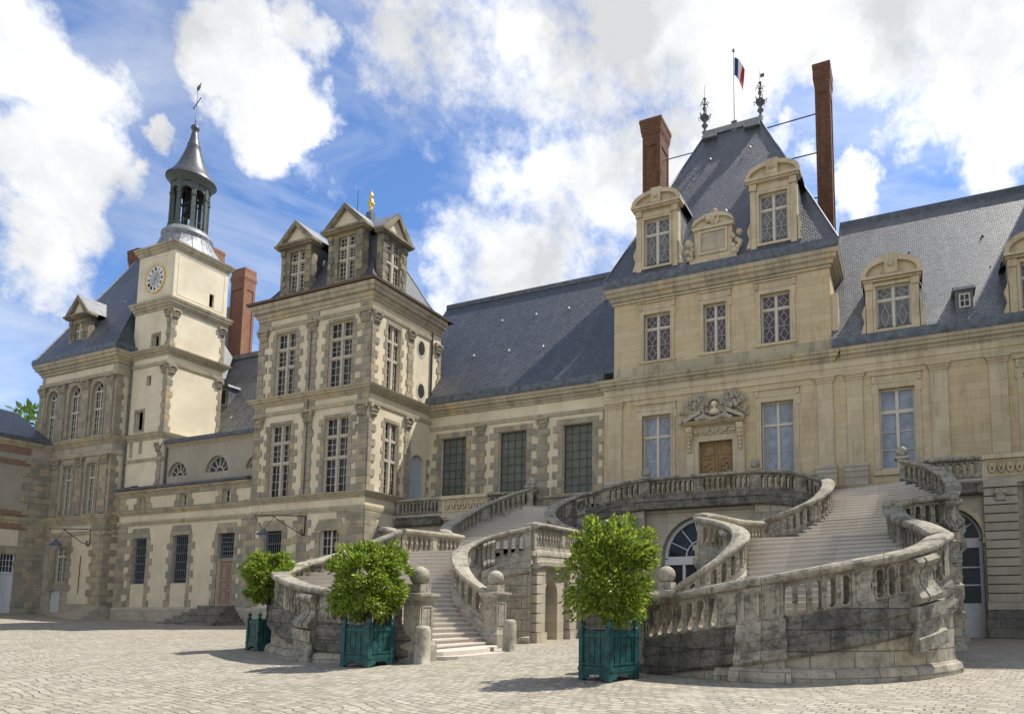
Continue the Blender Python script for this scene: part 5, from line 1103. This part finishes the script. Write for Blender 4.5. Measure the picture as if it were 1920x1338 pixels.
def pier(wm, mb, pa, s0, s1, sd, gfun):
    """panelled pier that stands a little proud of the wall, from the ground up to the coping"""
    q = lambda P: [(n * sd, z) for n, z in P]
    sweep(mb, pa, q([(.1, ZB), (.19, ZB), (.19, ZT), (.1, ZT)]), s0, s1, mi=0); 
    for a, b in ((s0 + .06, s0 + .12), (s1 - .12, s1 - .06), ((s0 + s1) / 2 - .06, (s0 + s1) / 2 - .02), ((s0 + s1) / 2 + .02, (s0 + s1) / 2 + .06)): sweep(mb, pa, q([(.18, ZB + .08), (.225, ZB + .08), (.225, ZT - .08), (.18, ZT - .08)]), a, b)
    sweep(mb, pa, q([(.1, -.85), (.24, -.85), (.24, -.98), (.29, -1.02), (.31, -1.2), (.1, -1.2)]), s0 - .04, s1 + .04, mi=0)
    sweep(mb, pa, q([(.1, -1.2), (.29, -1.2), (.30, -1.38), (.38, -1.41), (.38, -1.58), (.32, -1.64), (.1, -1.64)]), s0 - .06, s1 + .06, mi=0)
    sweep(wm, pa, q([(.1, -3.4), (.29, -3.4), (.29, -1.62), (.1, -1.62)]), s0 - .02, s1 + .02)
    sweep(wm, pa, q([(.1, -.2), (.46, -.2), (.50, .1), (.46, .22), (.36, .27), (.1, .28)]), s0 - .12, s1 + .12, zabs=gfun)
COPING = [(-.235, -.15), (-.27, -.10), (-.27, -.05), (-.235, .0), (0, .035), (.235, 0), (.27, -.05), (.27, -.10), (.235, -.15), (.16, -.175), (-.16, -.175)]
PLINTH = [(-.15, -.85), (.15, -.85), (.15, -.98), (.20, -1.02), (.23, -1.12), (.23, -1.2), (-.23, -1.2), (-.23, -1.12), (-.20, -1.02), (-.15, -.98)]
BAND2 = [(-.20, -1.2), (.20, -1.2), (.22, -1.36), (.30, -1.40), (.30, -1.56), (.24, -1.62), (-.2, -1.62)]
def rail(T, pts, side, mat=RAILST, base=True, cons=(), pitch=.27, group=6, name='balustrade', wallmat=STAIRST, gfun=gz, split=2.4, lab=None, piers=(), base_from=0.):
    pa = Path(pts); mb = MB(); mb2 = mb
    ng = max(1, round(pa.L / split)); gl = pa.L / ng
    for g in range(ng):
        a = g * gl; pw = .22; mb_c = (a + pw, a + gl - pw)
        for s0, s1 in ((a, a + pw), (a + gl - pw, a + gl)): pbox(mb, pa, s0, s1, ZB, ZT, -.13, .13, 0)
        for s0 in (a - .14, ) if g else (): pbox(mb, pa, s0, s0 + .28, ZB + .08, ZT - .06, -.155, .155, 0)
        n = max(1, round((mb_c[1] - mb_c[0]) / pitch)); w = (mb_c[1] - mb_c[0]) / n
        for k in range(n): slotcell(mb, pa, mb_c[0] + k * w, mb_c[0] + (k + 1) * w)
    sweep(mb, pa, PLINTH, mi=1); sweep(mb, pa, BAND2 if side > 0 else [(-n, z) for n, z in BAND2], mi=1)
    for f0, f1 in cons: console(mb, pa, f0 * pa.L, f0 * pa.L + f1, side)
    if base:
        wm = MB(); N = max(2, int(pa.L / .25)); v = []; uv = []; f = []
        for i in range(N + 1):
            d = pa.L * i / N; p = pa.P(d, side * .17, -1.6); g = gfun(p[0], p[1]) - .25
            for k in range(2): z = [g, max(g, p[2])][k]; v.append((p[0], p[1], z)); uv.append((d, z))
            if i < N: f.append((2 * i, 2 * i + 2, 2 * i + 3, 2 * i + 1))
        wm.add(v, f, 0, uv)
        sweep(wm, pa, [(side * .1, -.2), (side * .30, -.2), (side * .33, .1), (side * .30, .2), (side * .22, .25), (side * .1, .26)], base_from * pa.L, zabs=gfun)
        for f0, w in piers: pier(wm, mb2, pa, f0 * pa.L, f0 * pa.L + w, side, gfun)
        wm.build('retaining_wall', wallmat, T)
    o = mb.build(name, [mat, CRUSTST if mat is RAILST else mat], T)
    if lab: o['label'] = lab
    c = MB(); sweep(c, pa, COPING); c.build('coping', mat, o)
    return pa
def post(T, x, y, z0, ztop, zball, r=.255, w=.25, lab=None, rz=0):
    mb = MB(); sq = lambda h: [(x - h, y - h), (x + h, y - h), (x + h, y + h), (x - h, y + h)]
    mb.molding(sq(0.001), [(w + .08, z0 - .1), (w + .08, z0 + .42), (w + .02, z0 + .5), (w, z0 + .55), (w, ztop - .2), (w + .05, ztop - .17), (w + .12, ztop - .06), (w + .12, ztop), (.2, ztop + .02)], True)
    for F, u in ((FR(y - w), x), (SD(x + w), y), (SL(x - w), y)): rim(mb, F, u - w + .06, u + w - .06, z0 + .68, ztop - .3, .04, -.01, .02)
    mb.molding(sq(.001), [(.2, ztop), (.2, zball - r * .8), (.1, zball - r * .8)], True)
    o = mb.build('pedestal', RAILLT, T); b = MB(); b.sphere((x, y, zball), r, 24); b.build('stone_ball', RAILLT, o)
def ball(T, x, y, z0, zc, r=.25):
    b = MB(); b.box(x - .3, x + .3, y - .3, y + .3, z0 - .05, z0 + .06); b.lathe(x, y, [(.17, z0), (.13, zc - r * .85)], 12); b.sphere((x, y, zc), r, 24); b.build('stone_ball', RAILLT, T)
AX = -9.5
def staircase():
    T = thing('horseshoe_staircase', 'double curved grey stone staircase with pierced balustrades and stone balls', 'staircase')
    ZM, ZL = 3.70, 6.85
    for sg in (-1, 1):
        X = lambda u: AX + sg * u
        M = lambda pts: [(X(u), y, z) for u, y, z in pts]
        if sg > 0:
            oa = [(3.75, 13.85, 1.72), (4.61, 13.4, 1.86), (5.76, 13.05, 2.05), (7.25, 13.0, 2.28), (8.1, 13.25, 2.45), (9.0, 13.85, 2.65), (9.65, 14.6, 2.88), (10.05, 15.4, 3.18)]
            ob = [(10.05, 15.4, 3.18), (9.75, 16.4, 3.5), (9.3, 17.8, 3.85), (9.05, 19.1, 4.2), (8.97, 20.3, 4.5)]
        else:
            oa = [(2.35, 13.75, 1.95), (3.6, 13.35, 2.02), (5.06, 13.25, 2.14), (6.2, 13.6, 2.28), (7.5, 14.25, 2.48), (8.6, 14.9, 2.66), (9.2, 15.45, 2.80)]
            ob = [(9.2, 15.45, 2.80), (9.5, 16.4, 3.1), (9.45, 17.8, 3.52), (9.3, 19.0, 4.0), (8.97, 20.3, 4.6)]
        spur = [(8.97, 20.3, 4.55), (9.5, 20.5, 4.72), (10.15, 20.85, 4.82), (10.55, 21.25, 4.86)]
        ol = [(8.95, 20.35, 4.66), (8.9, 22.2, 4.72), (8.9, 23.95, 4.76)]
        oc = [(8.9, 23.95, 4.78), (9.9, 24.3, 5.02), (10.6, 25.2, 5.42), (10.9, 26.5, 6.0), (10.75, 27.9, 6.72), (10.15, 29.2, 7.42), (9.14, 30.2, 7.96)]
        ia = [(3.1, 18.0, 2.12), (3.9, 17.95, 2.65), (4.5, 18.25, 3.15), (4.85, 18.8, 3.62), (4.6, 19.5, 4.0), (3.9, 20.1, 4.3), (3.15, 20.5, 4.5)]
        il = [(3.15, 20.5, 4.6), (3.2, 20.9, 4.68), (3.4, 22.6, 4.75), (3.6, 24.0, 4.82), (4.0, 25.7, 4.95)]
        ic = [(4.0, 25.7, 5.0), (5.2, 26.0, 5.45), (6.05, 26.8, 6.02), (6.3, 27.9, 6.6), (6.1, 29.1, 7.1), (5.4, 30.05, 7.5), (4.2, 30.4, 7.85), (2.75, 30.44, 8.0)]
        lo = [None, 'left', 'right'][sg]
        pa = rail(T, M(oa), sg, cons=[(.80, .6)] if sg > 0 else [(.36, .6)], piers=[(.36, .85)] if sg > 0 else [], base_from=.30 if sg > 0 else .2); pb = rail(T, M(ob), sg, cons=[(.02, .4)])
        rail(T, M(spur), sg, cons=[(.7, .3)]); rail(T, M(ol), sg, RAILLT); pc = rail(T, M(oc), sg, RAILLT if sg < 0 else RAILST, cons=[(.28, .5)])
        pi = rail(T, M(ia), -sg, RAILLT, cons=[(.62, .5)]); rail(T, M(il), -sg, RAILLT, base=False); pd_ = rail(T, M(ic), -sg, cons=[(.55, .5)])
        fu = 2.3 if sg < 0 else 3.75; post(T, X(fu), 13.78, gz(X(fu), 13.75), 1.97, 2.42); post(T, X(2.9), 18.0, .38, 2.1, 2.55)
        ball(T, X(2.75), 30.44, 8.0, 8.3); ball(T, X(9.14), 30.2, 7.97, 8.25)
        # flights
        def flight(op, ip, z0, z1, n, d0=0, d1=0):
            mb = MB()
            a = [op.at(op.L * (i / n))[0] for i in range(n + 1)]; b = [ip.at(ip.L * (i / n))[0] for i in range(n + 1)]
            for i in range(n):
                zi = z0 + (z1 - z0) * (i + 1) / n; zp = z0 + (z1 - z0) * i / n
                p, q, r_, t = a[i], b[i], b[i + 1], a[i + 1]
                w = (q.xy - p.xy).length; u = i * 3.7
                d = ((t.xy + r_.xy) - (p.xy + q.xy)).normalized() * .035
                P_ = lambda v, z, k=0: (v.x - d.x * k, v.y - d.y * k, z)
                mb.quad(P_(p, zi, 1), P_(q, zi, 1), P_(r_, zi), P_(t, zi), 0, [(u, 0), (u + w, 0), (u + w, .4), (u, .4)])
                mb.quad(P_(p, zi - .05, 1), P_(q, zi - .05, 1), P_(q, zi, 1), P_(p, zi, 1), 0, [(u, .4), (u + w, .4), (u + w, .5), (u, .5)])
                mb.quad(P_(p, zp - (.3 if i == 0 else 0)), P_(q, zp - (.3 if i == 0 else 0)), P_(q, zi - .05), P_(p, zi - .05), 0, [(u, .5), (u + w, .5), (u + w, .7), (u, .7)])
                mb.quad(P_(p, zi - .05, 1), P_(q, zi - .05, 1), P_(q, zi - .05), P_(p, zi - .05))
            return mb.build('flight_of_steps', STEPST, T)
        lo_o = Path(M(oa + ob[1:])); lo_i = Path(M([(2.75, 18.0, 0), (3.9, 17.95, 0), (4.5, 18.25, 0), (4.85, 18.8, 0), (4.6, 19.5, 0), (3.95, 20.05, 0)]))
        flight(lo_o, lo_i, .27, ZM, 23)
        up_i = Path(M(ic[:6])); up_o = Path(M([p for p in oc[:6]] + [(8.9, 29.6, 7)]))
        flight(up_o, up_i, ZM, ZL, 21)
        # two wide curved steps spilling out at the foot
        fs = MB()
        for k, (e, z) in enumerate(((.75, .36), (.38, .47))):
            A = [(X(fu + .07), 14.05), (X(fu + .05 - e), 14.5), (X((fu + 2.3) / 2 - e * 1.15), 16.0), (X(2.75 - e), 17.4), (X(2.9), 17.7)]
            pth = Path([(x, y, z) for x, y in A]); q = [pth.at(pth.L * i / 16)[0] for i in range(17)]
            B = [(X(3.2), 17.7), (X(fu + .9), 14.05)]
            fs.poly([(v.x, v.y, z) for v in q] + [(x, y, z) for x, y in B])
            for a, b in zip(q, q[1:]): fs.quad((a.x, a.y, 0), (b.x, b.y, 0), (b.x, b.y, z), (a.x, a.y, z))
        fs.build('foot_step', STEPST, T)
        ld = MB(); ld.poly([(X(u), y, ZM) for u, y in ((9.0, 20.3), (8.95, 24.0), (4.0, 25.75), (3.6, 24), (3.2, 20.9), (3.2, 20.4), (3.95, 20.05))]); ld.build('half_landing', STEPST, T)
        # inner wall under the half landing: rusticated pier and blind niche
        p, q = ((X(3.14), 20.28), (X(3.75), 25.5)) if sg < 0 else ((X(3.75), 25.5), (X(3.14), 20.28))
        if sg < 0: F = FA(p, q)
        else: F = FA(p, q)
        L_ = math.hypot(p[0] - q[0], p[1] - q[1]); w = MB(); op = (1.5, 2.7, .4, 2.7, .6) if sg < 0 else (L_ - 2.7, L_ - 1.5, .4, 2.7, .6)
        wall(w, F, 0, L_, .1, 3.6, [op], .5); w.fbox(F, op[0] - .1, op[1] + .1, .2, 2.9, -.6, -.49)
        w.fbox(F, 0, L_, 3.15, 3.45, -.01, .12); w.fbox(F, 0, L_, 3.45, 3.62, -.01, .2)
        for c in ((.35, 3.5) if sg < 0 else (L_ - 1.05, L_ - 4.2)):
            for k in range(7): w.fbox(F, c, c + .75, .75 + .34 * k + .015, .75 + .34 * (k + 1) - .015, -.01, .2)
            w.fbox(F, c - .06, c + .81, .2, .74, -.01, .26)
        w.build('pier_wall', GREYST, T)
    # front of the top landing
    F = FR(30.62); f = MB(); op = (-11.5, -7.5, .38, 6.05, 2.0); wall(f, F, AX - 5.6, AX + 5.6, .1, 6.85, [op], .55); A = arc(-11.5, -7.5, 4.05, 2.0)
    for k in range(len(A) - 1): pass
    f.fbox(F, AX - 3.4, AX + 3.4, 6.25, 6.5, -.01, .12); f.fbox(F, AX - 3.4, AX + 3.4, 6.5, 6.85, -.01, .22)
    f.build('landing_wall', GREYST, T)
    pts = [(AX - 2.75, 30.44, 8.0), (AX, 30.44, 8.0), (AX + 2.75, 30.44, 8.0)]; rail(T, pts, 1, base=False)
    fl = MB(); fl.poly([(AX - 9.2, 29.55, ZL), (AX - 6.0, 29.4, ZL), (AX - 5.4, 30.1, ZL), (AX - 2.75, 30.5, ZL), (AX + 2.75, 30.5, ZL), (AX + 5.4, 30.1, ZL), (AX + 6.0, 29.4, ZL), (AX + 9.2, 29.55, ZL), (AX + 9.2, 33.45, ZL), (AX - 9.2, 33.45, ZL)]); fl.build('top_landing', STEPST, T)
    G = FR(31.1); d = MB(); c = AX
    fan(d, G, -11.48, -7.52, 4.05, 1.98, 7, -.06, .06, .16, 0, .48); d.fbox(G, -11.48, -7.52, 3.72, 4.0, -.06, .08)
    for a in (-11.48, -9.62, -7.68): d.fbox(G, a, a + .2, .4, 3.72, -.06, .06)
    for a in (-10.55, -8.6): d.fbox(G, a, a + .14, .4, 3.72, -.06, .05)
    for z in (.4, 1.3, 2.5): d.fbox(G, -11.3, -7.7, z, z + .12, -.05, .03)
    dr = d.build('glazed_door', WHITEDOOR, T); p = MB(); p.fprism(G, [(-11.45, .4), (-7.55, .4)] + arc(-11.45, -7.55, 4.05, 1.95)[::-1], -.1, -.05); p.build('pane', GLASS, dr)
    return T
staircase()

# ---------------------------------------------------------------- terraces either side of the landing
def terrace(sg):
    lab = 'stone terrace with balustrade over arched doors, right of the staircase' if sg > 0 else 'stone terrace with balustrade joining the staircase and the quoined pavilion'
    T = thing('arcade_terrace', lab, 'terrace'); Yt = 31.0; F = FR(Yt)
    x0, x1 = (-.6, 9.5) if sg > 0 else (-28.45, -18.3)
    ops = [(.0, 2.68, .3, 5.85, 1.34)] if sg > 0 else [(-21.7, -19.0, .3, 5.85, 1.34)]
    ops += [(5.6, 8.3, .3, 5.85, 1.34)] if sg > 0 else [(-27.2, -24.6, .3, 5.85, 1.34)]
    m = MB(); wall(m, F, x0, x1, .2, 6.85, ops, .5); m.quad((x0, Yt, 6.85), (x1, Yt, 6.85), (x1, 33.6, 6.85), (x0, 33.6, 6.85)); m.build('wall', GREYST, T)
    c = MB(); c.fbox(F, x0, x1, 6.62, 6.75, -.01, .15); c.fbox(F, x0, x1, 6.75, 7.0, -.01, .26)
    piers = [(2.75, 5.5)] if sg > 0 else [(-24.5, -21.8)]
    for a, b in piers:
        for p, q in ((a, a + 1.25), (b - 1.25, b)):
            for k in range(13): c.fbox(F, p, q, 1.85 + .365 * k + .025, 1.85 + .365 * (k + 1) - .025, -.01, .2)
            c.fbox(F, p - .05, q + .05, 1.55, 1.86, -.01, .28); c.fbox(F, p, q, 6.6, 6.78, -.01, .3)
            c.uprism(F, [(0, 5.95), (.3, 6.05), (.4, 6.5), (0, 6.6)], (p + q) / 2 - .18, (p + q) / 2 + .18)
            for s in (-1, 1): c.sphere(F((p + q) / 2 + s * .16, 6.35, .35), .1, 8)
    c.build('pier', PIERST, T)
    b = MB()
    for a, q in piers: b.fbox(F, a - .1, q + .1, .3, 1.2, -.01, .3); b.fbox(F, a - .05, q + .05, 1.2, 1.55, -.01, .24)
    b.build('plinth', DARKST, T)
    def rl(a, q): rail(T, [(a, Yt - .05, 7.95), ((a + q) / 2, Yt - .05, 7.95), (q, Yt - .05, 7.95)], 1, RAILST, False, split=3)
    segs = [(-.2, 2.75), (5.5, 9.5)] if sg > 0 else [(-28.3, -25.0), (-21.9, -18.5)]
    for a, q in segs: rl(a, q)
    s = MB(); random.seed(14)
    a, q = (2.75, 5.5) if sg > 0 else (-25.0, -21.9)
    s.fbox(F, a, q, 7.0, 7.8, -.2, .16); s.fbox(F, a - .1, q + .1, 7.78, 7.97, -.3, .3); rim(s, F, a + .12, q - .12, 7.06, 7.74, .07, .16, .2)
    n = 7; w = (q - a - .4) / n
    for k in range(n): u = a + .2 + w * (k + .5); s.tube([F(u - w * .45, 7.62, .2), F(u - w * .2, 7.28, .24), F(u, 7.2, .26), F(u + w * .2, 7.28, .24), F(u + w * .45, 7.62, .2)], .05, 6); s.sphere(F(u, 7.48, .2), .09, 8)
    s.build('carved_frieze', TRIM, T)
    for (a, q, z0, z1, r_), k in zip(ops, (0, 1)):
        G = FR(Yt + .45); d = MB(); mid = (a + q) / 2; fan(d, G, a, q, z1 - r_, r_, 5, -.04, .05, .12, 0, .3); d.fbox(G, a, q, z1 - r_ - .35, z1 - r_ - .05, -.04, .07)
        for u in (a, mid - .12, mid, q - .14): d.fbox(G, u, u + .14, z0, z1 - r_ - .35, -.04, .05)
        for u0, u1 in ((a + .14, mid - .12), (mid + .14, q - .14)):
            d.fbox(G, u0, u1, z0, 1.75, -.04, .02)
            for z in (1.75, 2.55, 3.3): d.fbox(G, u0, u1, z, z + .06, -.04, .04)
        dr = d.build('glazed_door', WHITEDOOR, T); p = MB(); p.fprism(G, [(a, z0), (q, z0)] + arc(a, q, z1 - r_, r_)[::-1], -.1, -.05); p.build('pane', GLASS, dr)
        e = MB(); A = arc(a - .2, q + .2, z1 - r_, r_ + .2); B = arc(a, q, z1 - r_, r_)
        for i in range(len(A) - 1): e.fprism(F, [A[i], A[i + 1], B[i + 1], B[i]], -.01, .06)
        for u in (a - .28, q - .02): e.fbox(F, u, u + .3, z1 - r_ - .22, z1 - r_, -.01, .12)
        e.build('arch_ring', TRIM, T)
    return T
terrace(1); terrace(-1)

# ---------------------------------------------------------------- orange trees in green boxes
def planter(label, x, y, rz, s):
    z = gz(x, y); T = thing('wooden_planter', label, 'planter', (x, y, z), 'green tree boxes in the court', rz)
    return T
def planter_parts(T, s):
    h = s / 2; b = MB()
    for F, f2 in ((lambda u, z, o=0: (u, -h - o, z), 1), (lambda u, z, o=0: (h + o, u, z), 1), (lambda u, z, o=0: (-u, h + o, z), 1), (lambda u, z, o=0: (-h - o, -u, z), 1)):
        n = 8; w = (s - .16) / n
        for k in range(n): b.fbox(F, -h + .08 + k * w + .006, -h + .08 + (k + 1) * w - .006, .16, .96, -.05, -.012 + .008 * (k % 2))
        b.fbox(F, -h + .08, h - .08, .17, .27, -.03, .02); b.fbox(F, -h + .08, h - .08, .84, .90, -.03, .015); b.fbox(F, -h + .08, h - .08, .30, .34, -.03, .012)
        # arched apron between the feet
        b.fprism(F, [(-h + .08, .17), (-h + .08, .03), (-h + .2, .05), (-h + .26, .12), (h - .26, .12), (h - .2, .05), (h - .08, .03), (h - .08, .17)], -.03, .012)
    b.build('box_side', GREENP, T)
    for sx in (-1, 1):
        for sy in (-1, 1):
            p = MB(); x, y = sx * (h - .03), sy * (h - .03); p.box(x - .055, x + .055, y - .055, y + .055, 0, 1.0)
            p.lathe(x, y, [(.05, 1.0), (.035, 1.03), (.062, 1.09), (.05, 1.13), (.012, 1.17)], 10)
            for z in (.22, .86): p.box(x - .066, x + .066, y - .066, y + .066, z - .03, z + .03)
            p.build('corner_post', GREENP, T)
    so_ = MB(); so_.box(-h + .05, h - .05, -h + .05, h - .05, .85, .93); so_.build('soil', SOIL, T)
def crown_mesh(seed, rx, rz_, zc, leaves, size, mat, clumps=70, box=.25):
    random.seed(seed); mb = MB(); cl = []
    for i in range(clumps):
        while True:
            p = Vector((random.uniform(-1, 1), random.uniform(-1, 1), random.uniform(-1, 1)))
            l = (abs(p.x) ** 3 + abs(p.y) ** 3 + abs(p.z) ** 3) ** (1 / 3)
            if .45 < l < 1.0: break
        cl.append((p * random.choice((1.0, 1.0, 1.05, .8)), random.uniform(.13, .27)))
    for i in range(leaves):
        c, r_ = random.choice(cl); d = Vector((random.gauss(0, 1), random.gauss(0, 1), random.gauss(0, 1))).normalized() * r_ * random.uniform(.55, 1.05)
        p = c + d; p = Vector((p.x * rx, p.y * rx, p.z * rz_ + zc))
        out = Vector((p.x / rx, p.y / rx, (p.z - zc) / rz_ + .35)) + d * 2
        ax = (out + Vector((random.gauss(0, .5), random.gauss(0, .5), random.gauss(-.15, .5)))).normalized()
        sd_ = ax.cross(Vector((random.gauss(0, 1), random.gauss(0, 1), random.gauss(0, 1)))).normalized(); up = sd_.cross(ax)
        L_ = size * random.uniform(.55, 1.4); w = L_ * .21
        mb.add([p, p + ax * L_ * .45 + sd_ * w - up * L_ * .04, p + ax * L_ * .9 - up * L_ * .16, p + ax * L_ * .45 - sd_ * w - up * L_ * .04, p + ax * L_ * .5 + up * .01], [(0, 1, 4), (1, 2, 4), (2, 3, 4), (3, 0, 4)])
    return mb
PL = [('near', -5.70, 12.2, R(-20), 1.08), ('mid', -12.40, 12.72, R(0), 1.0), ('far', -19.15, 15.35, R(-16), 1.05)]
PLAB = {'near': ('largest green wooden planter box, in front of the sloping right balustrade', 'largest round orange tree, nearest the camera in front of the right stair'),
        'mid': ('green wooden planter box beside the ball-topped stair pedestal and bollard', 'round orange tree covering the left stair wall by the stone ball'),
        'far': ('smallest green wooden planter box, at the outer end of the left stair', 'smallest orange tree with a bare stem, at the outer end of the left stair')}
boxproto = None; treeproto = None
for k, x, y, rz, s in PL:
    if boxproto is None:
        boxproto = T = planter(PLAB[k][0], x, y, rz, s); planter_parts(T, .80)
    else:
        T = boxproto.copy(); COL.objects.link(T); T.location = (x, y, gz(x, y)); T.rotation_euler = (0, 0, rz); T['label'] = PLAB[k][0]
        for ch in list(boxproto.children):
            c = ch.copy(); COL.objects.link(c); c.parent = T
for k, x, y, rz, s in PL:
    z = gz(x, y) + .92
    t = thing('orange_tree', PLAB[k][1], 'tree', (x, y, z), 'orange trees in green boxes', rz * 3)
    sc = {'near': 1.0, 'mid': .96, 'far': .88}[k]
    lift = {'near': 1.22, 'mid': 1.08, 'far': 1.35}[k]
    tr = MB(); tr.tube([(0, 0, 0), (.03, .02, .3), (-.02, 0, .8), (.02, 0, 1.3)], .055, 8, 0, .035)
    random.seed(21)
    for q in range(9): a = q * 2.4; tr.tube([(0, 0, .45 + .06 * q), (.25 * math.cos(a), .25 * math.sin(a), .8 + .05 * q), (.6 * math.cos(a), .6 * math.sin(a), 1.05 + .1 * q)], .028, 6, 0, .012)
    tr.build('trunk', BARK, t)
    rx = {'near': .88, 'mid': .77, 'far': .66}[k]; rh = {'near': .95, 'mid': .86, 'far': .72}[k]
    crown_mesh({'near': 31, 'mid': 32, 'far': 33}[k], rx, rh, lift, 9000, .13, LEAF, 115).build('crown', LEAF, t)

# ---------------------------------------------------------------- bollards, bracket lamps, tree beyond
for x, y, lab in ((-11.42, 13.5, 'stone bollard with a pale lichen spot at the near stair pedestal'), (-11.16, 16.97, 'smaller looking stone bollard at the far side of the left stair foot')):
    m = MB(); z = gz(x, y); m.lathe(x, y, [(.21, z - .05), (.2, z + .4), (.19, z + .84), (.17, z + .9), (.1, z + .925), (.01, z + .93)], 24)
    tag(m.build('bollard', RAILLT), lab, 'bollard', 'stone bollards at the foot of the left stair')
def lamp(x, Yw, z, L_, lab):
    T = thing('bracket_lamp', lab, 'lamp', (x, Yw, z), 'lamps on scrolled wall brackets'); b = MB(); d = -.05
    b.tube([(0, 0, 0), (-L_ * .25, d - .5, 0), (-L_, -1.25, .02)], .03, 6); b.tube([(0, 0, 0), (0, -.02, -1.15)], .025, 6)
    sc = [(0, -.05, -1.1)]
    for k in range(14): a = -math.pi / 2 + k * .55; r_ = .22 * (1 - k / 18); sc.append((-.12 + r_ * math.cos(a) * .6, -.1 - abs(r_ * math.cos(a)) * .3, -.95 + r_ * math.sin(a)))
    b.tube(sc, .025, 6); b.tube([(-.05, -.05, -1.1), (-.3, -.35, -.9), (-L_ * .62, -.85, -.02)], .025, 6)
    b.tube([(-L_ * .55, -.8, 0), (-L_ * .75, -1.05, -.75)], .012, 5); b.tube([(-L_, -1.25, 0), (-L_ * .8, -1.05, -.75)], .012, 5); b.build('bracket', IRON, T)
    l = MB(); x0, y0, zz = -L_ * .78, -1.05, -1.35
    l.lathe(x0, y0, [(.03, zz + .62), (.1, zz + .58), (.12, zz + .5), (.36, zz + .28), (.38, zz + .24), (.2, zz + .22)], 12); l.build('lamp_hood', LEAD, T)
    g = MB(); g.lathe(x0, y0, [(.24, zz + .24), (.16, zz - .05), (.03, zz - .12)], 12); g.build('lamp_glass', simple('milky_glass', (.35, .36, .36), .2, 0, .05), T)
lamp(-32.9, 28.5, 6.95, 2.6, 'hanging lamp on a scrolled bracket on the quoined pavilion')
lamp(-52.5, 28.15, 7.0, 2.3, 'hanging lamp on a scrolled bracket on the arched window pavilion')
def far_tree(x, y, z, r_, lab, seed):
    T = thing('chestnut_tree', lab, 'tree', (x, y, z)); t = MB(); t.tube([(0, 0, 0), (.2, 0, 6), (0, .3, 14)], .5, 8, 0, .2)
    for q in range(7): a = q * 2.4; t.tube([(0, 0, 8 + q * .7), (2.5 * math.cos(a), 2.5 * math.sin(a), 12 + q * .8)], .15, 6, 0, .05)
    t.build('trunk', BARK, T); crown_mesh(seed, r_, 6.0, 15.0, 6000, .75, LEAF2, 90).build('crown', LEAF2, T)
far_tree(-80, 38, -.3, 6.0, 'bright green leafy tree rising behind the far left roofs', 51)
for o in list(scn.objects):
    if o.type == 'EMPTY' and not o.children: bpy.data.objects.remove(o)
